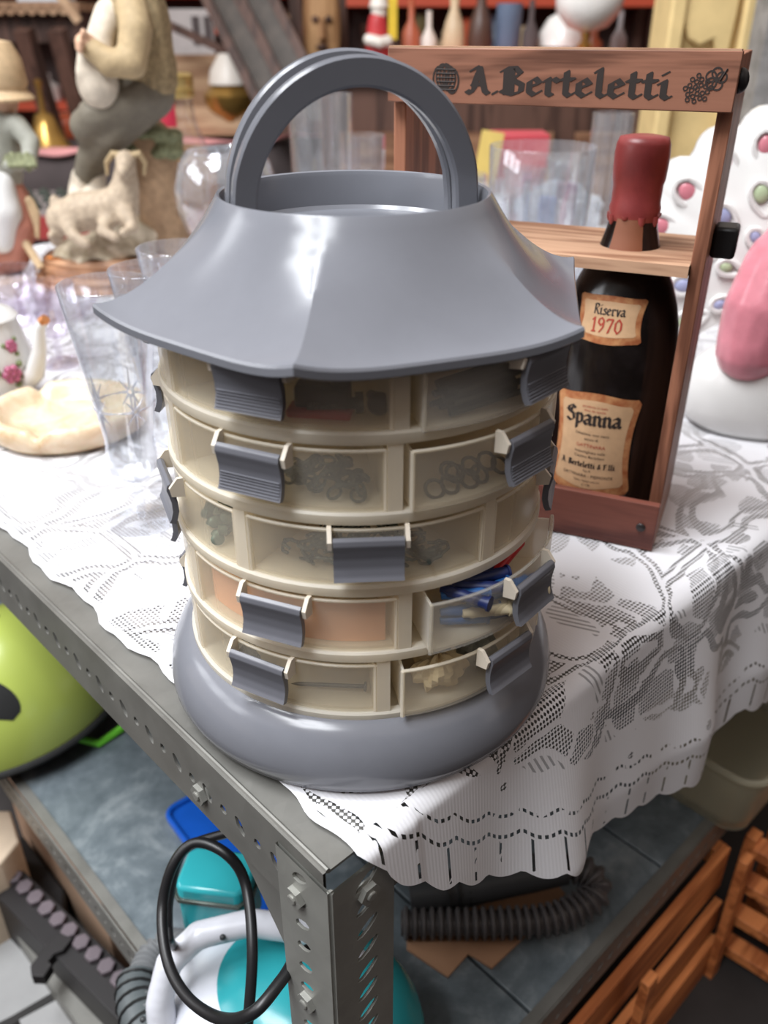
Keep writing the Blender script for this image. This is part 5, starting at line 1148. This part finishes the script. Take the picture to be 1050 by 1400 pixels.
sp = [((c[0] - s_[0] * .45 + s_[0] * .9 * (k % 12) / 11, c[1] - .14 + .13 * (k // 12), -.0745), (0, 0, k)) for k in range(36)]
scatter('trinket', tn, 'small silver trinket in the grey display case', 'trinket', 'trinkets in the grey display case', sp)
# shelving along the back: dark uprights and orange-red shelf edges
def shelf(label, X0, X1, Y, zs, dep=.45, board=ORNG):
    t = thing('market_shelf', label, 'shelf', ((X0 + X1) / 2, Y, FLOORZ))
    for z in zs: MB().box(((X0 + X1) / 2, Y + dep / 2, z), (X1 - X0, dep, .05)).build('shelf_board', board, t, world=True)
    n = max(2, int((X1 - X0) / 1.1) + 1)
    for k in range(n):
        for y in (.03, dep - .03): MB().box((X0 + (X1 - X0) * k / (n - 1), Y + y, (FLOORZ + zs[-1] + .5) / 2), (.06, .05, zs[-1] + .5 - FLOORZ)).build('upright', DWOOD, t, world=True)
    MB().box(((X0 + X1) / 2, Y + dep, (FLOORZ + zs[-1] + .5) / 2), (X1 - X0, .02, zs[-1] + .5 - FLOORZ)).build('back_panel', pm('dark_panel', (74, 64, 62), .8), t, world=True)
    return t
shelf('left back shelf unit with orange-red boards', -4.4, -.35, 6.2, (-.45, -.02, .42, .62))
shelf('middle back shelf unit with orange-red boards', -.25, 1.55, 5.6, (-.42, .00, .24, .56))
shelf('right back shelf unit with orange-red boards', 1.65, 4.6, 5.9, (-.42, .02, .27, .60))
# assorted wares standing on those boards
rw = random.Random(11)
def vase(H, R, kind):
    if kind == 0: return MB().lathe([(.0001, 0), (R * .6, 0), (R, H * .35), (R * .8, H * .6), (R * .35, H * .8), (R * .45, H), (R * .38, H), (.0001, H * .8)], 18)
    if kind == 1: return MB().lathe([(.0001, 0), (R * .8, 0), (R * .85, H * .55), (R * .3, H * .72), (R * .28, H), (.0001, H)], 16)
    if kind == 2: return MB().lathe([(.0001, 0), (R * .5, 0), (R * .9, H * .3), (R, H), (R * .92, H), (R * .8, H * .3), (.0001, H * .08)], 18)
    return MB().box((0, 0, H / 2), (R * 1.5, R * .8, H)).box((0, -R * .41, H / 2), (R * 1.2, .01, H * .8))
WC = {'white': (226, 224, 220), 'rust': (176, 92, 62), 'grey': (150, 148, 150), 'dark brown': (84, 60, 50), 'cream': (212, 190, 156), 'slate blue': (98, 116, 140), 'orange': (226, 112, 74), 'olive': (122, 112, 72), 'black': (44, 40, 40), 'pink': (216, 150, 150)}
KN = ('bulbous vase', 'narrow-necked bottle', 'flared cup', 'boxed picture frame')
WHERE = {}
def wares(where, X0, X1, Y, z, n, hmin, hmax):
    for k in range(n):
        cn = rw.choice(list(WC)); kd = rw.randrange(4); H = rw.uniform(hmin, hmax); R = min(rw.uniform(.05, .10), (X1 - X0) / n * .40)
        key = (cn, kd, where); WHERE[key] = WHERE.get(key, 0) + 1
        x = X0 + (X1 - X0) * (k + .5) / n; lab = '%s %s on the %s, %s from the left' % (cn, KN[kd], where, ORD[k])
        o = vase(H, R, kd).build(('vase', 'bottle', 'cup', 'picture_frame')[kd], pm('ware_' + cn.replace(' ', '_'), WC[cn], .4, 0, .15, 10), smooth=40); o.location = (x, Y + rw.uniform(.10, .2), z + .0255); o.rotation_euler = (0, 0, rw.uniform(-.2, .2) if kd == 3 else rw.uniform(0, 6)); tag(o, lab, ('vase', 'bottle', 'cup', 'frame')[kd], 'wares on the %s' % where)
ORD = ['first', 'second', 'third', 'fourth', 'fifth', 'sixth', 'seventh', 'eighth', 'ninth', 'tenth', 'eleventh', 'twelfth', 'thirteenth', 'fourteenth', 'fifteenth', 'sixteenth', 'seventeenth', 'eighteenth']
wares('left back shelf, middle board', -4.2, -.5, 6.2, -.02, 16, .12, .32); wares('left back shelf, upper board', -4.2, -.5, 6.2, .42, 12, .08, .15)
wares('middle back shelf, middle board', -.15, 1.45, 5.6, .00, 9, .10, .18); wares('middle back shelf, upper board', -.15, 1.45, 5.6, .24, 11, .14, .25)
wares('right back shelf, middle board', 1.8, 4.4, 5.9, .02, 10, .10, .2); wares('right back shelf, upper board', 1.8, 4.4, 5.9, .27, 12, .14, .28)
# tan wooden tray-box on the far table, a lampshade inside
def boxthing(name, label, cat, x0, y0, x1, y1, Y, dep, mat, th=.02):
    c, s = vbox(x0, y0, x1, y1, Y, dep); t = thing(name, label, cat, (c[0], c[1], c[2] - s[2] / 2)); M = Matrix.Translation(c)
    MB().box((0, s[1] / 2 - th / 2, 0), (s[0], th, s[2]), M).build('back', mat, t, world=True)
    for q in (-1, 1): MB().box((q * (s[0] / 2 - th / 2), 0, 0), (th, s[1], s[2]), M).build('side', mat, t, world=True)
    MB().box((0, 0, -s[2] / 2 + th / 2), (s[0], s[1], th), M).build('bottom', mat, t, world=True); MB().box((0, -s[1] / 2 + th / 2, -s[2] / 2 + s[2] * .21), (s[0], th, s[2] * .42), M).build('front_lip', mat, t, world=True)
    return c, s
c, s_ = boxthing('wooden_crate', 'tan open wooden crate on the far table behind the gold-capped bottle', 'crate', 205, 78, 352, 192, 3.85, .34, TANW)
lm = thing('table_lamp', 'small brass lamp with white shade standing in the tan crate', 'lamp', atY(318, 166, 3.9)); 
MB().lathe([(.0001, 0), (.05, 0), (.06, .02), (.10, .05), (.11, .10), (.06, .15), (.02, .17), (.0001, .17)], 20).build('base', BRASS, lm, smooth=50); MB().lathe([(.085, .14), (.075, .19), (.035, .25), (.033, .25), (.07, .19), (.08, .14)], 20, closed=True).build('shade', IVORY, lm)
# leaning dark frames
for k, (x0, y0, x1, y1, nm) in enumerate(((268, -30, 372, 175, 'dark wooden frame leaning beside the tan crate'), (312, -30, 418, 175, 'second dark wooden frame leaning right of the crate'))):
    t = thing('picture_frame', nm, 'frame', atY(x1, y1, 3.72)); a, b = atY(x0, y0, 3.95), atY(x1, y1, 3.70); e = Vector((.13, 0, .01))
    for q in (0, 1): MB().bar(a + e * q, b + e * q, .035, .05, (0, -1, 0)).build('stile', DWOOD, t, world=True)
    MB().bar(a, a + e, .035, .05).build('rail', DWOOD, t, world=True); MB().bar(b, b + e, .035, .05).build('rail', DWOOD, t, world=True)
    m = MB(); m.bar((a + a + e) / 2 + Vector((0, .02, 0)), (b + b + e) / 2 + Vector((0, .02, 0)), .11, .006, (0, -1, 0)); m.build('mirror', pm('dusty_mirror', (84, 74, 66), .5, .1, .5, 14), t, world=True)
o = MB().bar(atY(222, 30, 4.0), atY(318, 74, 4.0), .03, .03).build('wooden_stick', DWOOD); tag(o, 'dark wooden stick slanting down onto the tan crate', 'stick')
wh = thing('slotted_box', 'white flat box with two dark slots behind the tan crate', 'box', atY(278, 182, 4.35)); c, s_ = vbox(218, 12, 296, 182, 4.35, .05); MB().box(c, s_).build('board', pm('off_white', (196, 188, 186), .6), wh, world=True)
for x in (268, 284): c, s_ = vbox(x - 5, 22, x + 5, 60, 4.34, .02); MB().box(c, s_).build('slot', DCLO, wh, world=True)
# carved wooden mask between posts
mk = thing('wooden_mask', 'long carved wooden mask standing between dark posts above the handle', 'mask', atY(440, 100, 3.95))
m = MB(); m.ell(atY(440, 34, 3.95), (.075, .04, .24), 20, 14); m.build('face', MWOOD if False else wood('mask_wood', (182, 142, 100), (140, 100, 66), 2, .6, .6), mk, world=True)
for sx in (-1, 1): MB().ell(atY(440 + sx * 9, 26, 3.905), (.015, .012, .012), 10, 6).build('eye', DWOOD, mk, world=True)
m = MB(); m.tube([atY(440, 26, 3.90), atY(440, 44, 3.89), atY(440, 52, 3.89)], [.010, .014, .018], 8); m.build('nose', MC['mask_wood'], mk, world=True); MB().ell(atY(440, 64, 3.905), (.025, .014, .010), 10, 6).build('mouth', DWOOD, mk, world=True)
for x, nm in ((406, 'dark wooden post left of the carved mask'), (466, 'dark wooden post right of the carved mask')):
    c, s_ = vbox(x - 8, -60, x + 8, 182, 4.25, .06); t = thing('wooden_post', nm, 'post', (c[0], c[1], 0)); MB().box(c, s_).build('shaft', DWOOD, t, world=True); MB().box((c[0], c[1], .02), (.12, .14, .03)).build('foot', DWOOD, t, world=True)
sn = thing('painted_figurine', 'small red and white painted figurine above the carrier left end', 'figurine', atY(516, 96, 3.0))
SR, SW = pm('doll_red', (186, 48, 52), .5), IVORY; m = MB(); cap(m, [atY(508, 84, 3.0), atY(512, 56, 3.0)], [.022, .026], 8); cap(m, [atY(526, 84, 3.0), atY(520, 56, 3.0)], [.022, .026], 8); cap(m, [atY(516, 52, 3.0), atY(516, 30, 3.0)], [.036, .030], 10); m.build('body', SR, sn, world=True, remesh=.005)
MB().ell(atY(518, 16, 3.0), (.024, .024, .03), 12, 8).lathe([(.03, 0), (.02, .04), (.0001, .08)], 12, atY(518, 10, 3.0)).build('head', SW, sn, world=True); m = MB(); cap(m, [atY(504, 54, 2.97), atY(520, 58, 2.96), atY(530, 56, 2.97)], .016, 8); m.build('muff', SW, sn, world=True); MB().box(atY(517, 92, 3.0), (.10, .08, .03)).build('stand', DWOOD, sn, world=True)
o = MB().box(*vbox(531, -40, 543, 54, 3.3, .02)).build('yellow_rule', pm('yellow_plastic', (232, 200, 60), .5)); tag(o, 'upright yellow plastic rule above the left end of the carrier', 'rule')
# a stand for these two and the lamps: low sideboard behind the carrier
sb = thing('sideboard', 'dark sideboard behind the carrier with an orange cloth strip', 'sideboard', (.75, 3.25, FLOORZ)); MB().box((.95, 3.25, (FLOORZ + .285) / 2), (2.3, .55, .285 - FLOORZ)).build('carcass', DWOOD, sb, world=True); MB().box((.95, 3.25, .2975), (2.36, .60, .025)).build('top', DWOOD, sb, world=True)
for k in range(3): MB().box((.2 + .75 * k, 2.968, -.1), (.68, .016, .5)).build('door', MWOOD, sb, world=True)
o = MB().grid(lambda u, v: (.05 + 1.9 * u, 2.94 + .55 * v, .3135 + .002 * math.sin(u * 30)), 60, 3).build('orange_cloth', ORNG, solid=.004); tag(o, 'orange-red cloth spread on the dark sideboard', 'cloth')
def onsb(x, y, H, R, kd, mat, name, lab, cat): 
    p = atY(x, y, 3.15); o = vase(H, R, kd).build(name, mat, smooth=40); o.location = (p.x, 3.15, .3165); tag(o, lab, cat)
onsb(562, 60, .20, .035, 1, pm('ware_rust', WC['rust'], .4), 'bottle', 'narrow brown bottle on the sideboard right of the yellow rule', 'bottle'); onsb(586, 60, .17, .03, 1, IVORY, 'bottle', 'narrow white bottle on the sideboard beside the brown bottle', 'bottle')
onsb(620, 60, .22, .038, 0, pm('ware_cream', WC['cream'], .4), 'vase', 'cream bulbous vase on the sideboard above the painted crest', 'vase'); onsb(656, 60, .24, .043, 0, pm('ware_dark_brown', WC['dark brown'], .4), 'vase', 'large dark brown vase on the sideboard above the lettering', 'vase')
onsb(694, 60, .19, .042, 2, pm('ware_slate_blue', WC['slate blue'], .4), 'cup', 'slate blue flared cup on the sideboard above the lettering', 'cup'); onsb(724, 60, .2, .03, 1, DCLO, 'bottle', 'thin dark bottle on the sideboard left of the lampshades', 'bottle'); onsb(845, 60, .17, .03, 1, pm('ware_grey', WC['grey'], .4), 'bottle', 'grey bottle on the sideboard beside the globe lamp', 'bottle')
gl = thing('globe_lamp', 'brass oil lamp with white glass globe above the carrier', 'lamp', (atY(800, 60, 2.95).x, 2.95, .3165)); x0 = 0
MB().lathe([(.0001, 0), (.05, 0), (.045, .015), (.016, .03), (.012, .06), (.026, .075), (.012, .09), (.018, .115), (.0001, .116)], 20).build('stem', BRASS, gl, smooth=50); MB().lathe([(.02, .112), (.06, .125), (.095, .165), (.10, .20), (.08, .25), (.04, .275), (.0001, .28)], 28).build('globe', pm('opal_glass', (236, 234, 230), .2), gl, smooth=60)
g3 = thing('shade_lamp', 'small lamp with white domed shade left of the globe lamp', 'lamp', (atY(772, 60, 3.2).x, 3.2, .3165))
MB().lathe([(.0001, 0), (.04, 0), (.014, .02), (.012, .08), (.0001, .08)], 16).build('stem', MC['tan_wood'], g3); MB().lathe([(.09, .07), (.085, .11), (.06, .15), (.02, .17), (.018, .165), (.055, .145), (.08, .108), (.085, .07)], 24, closed=True).build('shade', MC['opal_glass'], g3)
# cream carved column
co = thing('plaster_column', 'cream plaster column with carved panel behind the carrier right end', 'column', (atY(945, 200, 2.25).x, 2.36, FLOORZ)); PLAS = pm('cream_plaster', (222, 196, 140), .7, 0, .15, 14, .3, .3)
xa, xb = atY(900, 200, 2.25).x, atY(988, 200, 2.25).x; cx = (xa + xb) / 2; wd = xb - xa
MB().box((cx, 2.36, (FLOORZ + .75) / 2), (wd, .20, .75 - FLOORZ)).build('shaft', PLAS, co, world=True, bevel=.004)
for q in (-1, 1): MB().box((cx + q * (wd / 2 + .005), 2.25, (FLOORZ + .75) / 2), (.035, .05, .75 - FLOORZ)).build('pilaster', PLAS, co, world=True, bevel=.006)
MB().prism([(-.07, .0), (-.05, -.05), (-.02, -.065), (.01, -.05), (.02, -.08), (.05, -.085), (.055, .0), (.055, .35), (-.07, .35)], 0, .025, frame((cx, 2.262, .47), (1, 0, 0), (0, 0, 1), (0, -1, 0))).build('carved_drapery', PLAS, co, world=True, bevel=.006)
MB().box((cx, 2.36, FLOORZ + .06), (wd + .12, .30, .12)).build('plinth', PLAS, co, world=True, bevel=.01)
c, s_ = vbox(1030, -60, 1075, 330, 2.1, .09); po_ = thing('hall_pillar', 'mottled grey metal pillar at the upper right edge', 'pillar', (c[0], c[1], FLOORZ)); MB().box((c[0], c[1], (FLOORZ + .8) / 2), (s_[0], .09, .8 - FLOORZ)).build('shaft', pm('flaked_grey', (150, 148, 146), .6, 0, .4, 25, .3, .3), po_, world=True); MB().box((c[0], c[1], FLOORZ + .01), (s_[0] + .06, .15, .02)).build('foot_plate', GALV2, po_, world=True)
# dark stool with scalloped apron, its legs, and brassware at the far left
stl = thing('scalloped_stand', 'dark wooden stand with scalloped edge at the upper left corner', 'stand', ft(.15, .5, .004)); c, s_ = vbox(-90, 16, 112, 34, 3.9, .4)
MB().box((c[0], c[1], c[2] + .04), (s_[0], .44, .03)).build('top', TANW, stl, world=True); m = MB()
for k in range(14): m.lathe([(.0001, 0), (s_[0] / 30, 0), (s_[0] / 30, .02), (.0001, .02)], 14, M=Matrix.Translation((c[0] - s_[0] / 2 + s_[0] * (k + .5) / 14, c[1] - .20, c[2] + .03)) @ Matrix.Rotation(math.pi / 2, 4, 'X'))
m.build('scalloped_trim', TANW, stl, world=True); MB().box((c[0], c[1] + .02, c[2] - .03), (s_[0] - .04, .34, .11)).build('apron', DWOOD, stl, world=True)
for x0, x1 in ((-60, -75), (32, 66), (78, 108)): MB().bar(atY(x0, 40, 3.82), Vector((atY(x1, 140, 3.9).x, 3.92, .03)), .06, .06).build('leg', DWOOD, stl, world=True)
o = MB().box((0, 0, .14), (.20, .10, .28)).build('white_box', pm('bluish_white', (206, 214, 224), .5), bevel=.004); o.location = (atY(62, 12, 3.92).x, 3.95, c[2] + .055); tag(o, 'bluish white box on the scalloped stand', 'box')
o = MB().bar(atY(72, -20, 3.72), atY(108, 30, 3.72), .02, .03).build('wooden_lath', TANW); tag(o, 'pale lath leaning on the scalloped stand corner', 'lath')
bl = thing('brass_bell', 'brass bell on the far table beside the straw hat', 'bell', ft(.48, .21, .006)); MB().lathe([(.10, 0), (.075, .03), (.05, .09), (.035, .13), (.0001, .145)], 24).build('bell_body', BRASS, bl, smooth=60); MB().lathe([(.012, .14), (.010, .22), (.018, .25), (.0001, .26)], 12).build('handle', BRASS, bl)
def fgl(s, t, H, R, nm):
    g = thing('glass_jar', nm, 'jar', ft(s, t, .006)); MB().lathe([(.0001, 0), (R, 0), (R, H * .7), (R * .6, H * .85), (R * .6, H), (R * .55, H), (R * .9, H * .66), (R * .9, .01), (.0001, .01)], 20).build('wall', CRYS, g, smooth=50); MB().lathe([(R * .62, H * .98), (R * .62, H * 1.1), (.0001, H * 1.12)], 16).build('lid', BRASS, g)
fgl(.66, .18, .10, .07, 'squat glass jar with brass lid right of the bell'); fgl(.84, .20, .09, .08, 'wide glass jar with brass lid left of the shepherd figurine'); fgl(2.05, .22, .14, .06, 'tall glass jar with brass lid seen under the carrying handle')
for k, (s, t, r_, nm) in enumerate(((.62, .62, .075, 'orange pumpkin-shaped pot on the far table beneath the scalloped stand'), (.92, .66, .08, 'second orange pumpkin-shaped pot on the far table beside the stand leg'), (2.62, .35, .06, 'orange pot at the right end of the far table'))):
    o = MB().lathe([(.0001, 0), (r_ * .6, 0), (r_, r_ * .7), (r_ * .7, r_ * 1.3), (r_ * .2, r_ * 1.4), (.0001, r_ * 1.35)], 20).build('orange_pot', pm('ware_orange', WC['orange'], .4), smooth=60); o.location = ft(s, t, .006 if t > .2 else .03); tag(o, nm, 'pot')
for k in range(7):
    s = 1.15 + .17 * k if k < 3 else 1.6 + .2 * (k - 2); cn = ('white', 'grey', 'dark brown', 'cream', 'olive', 'pink', 'slate blue')[k]; kd = (0, 2, 1, 2, 0, 1, 0)[k]
    o = vase(.13 + .02 * (k % 3), .055, kd).build(('vase', 'bottle', 'cup')[kd], pm('ware_' + cn.replace(' ', '_'), WC[cn], .4), smooth=40); o.location = ft(s, .80, .006); tag(o, '%s %s standing on the far table behind the handle' % (cn, KN[kd]), ('vase', 'bottle', 'cup')[kd], 'wares on the far table')
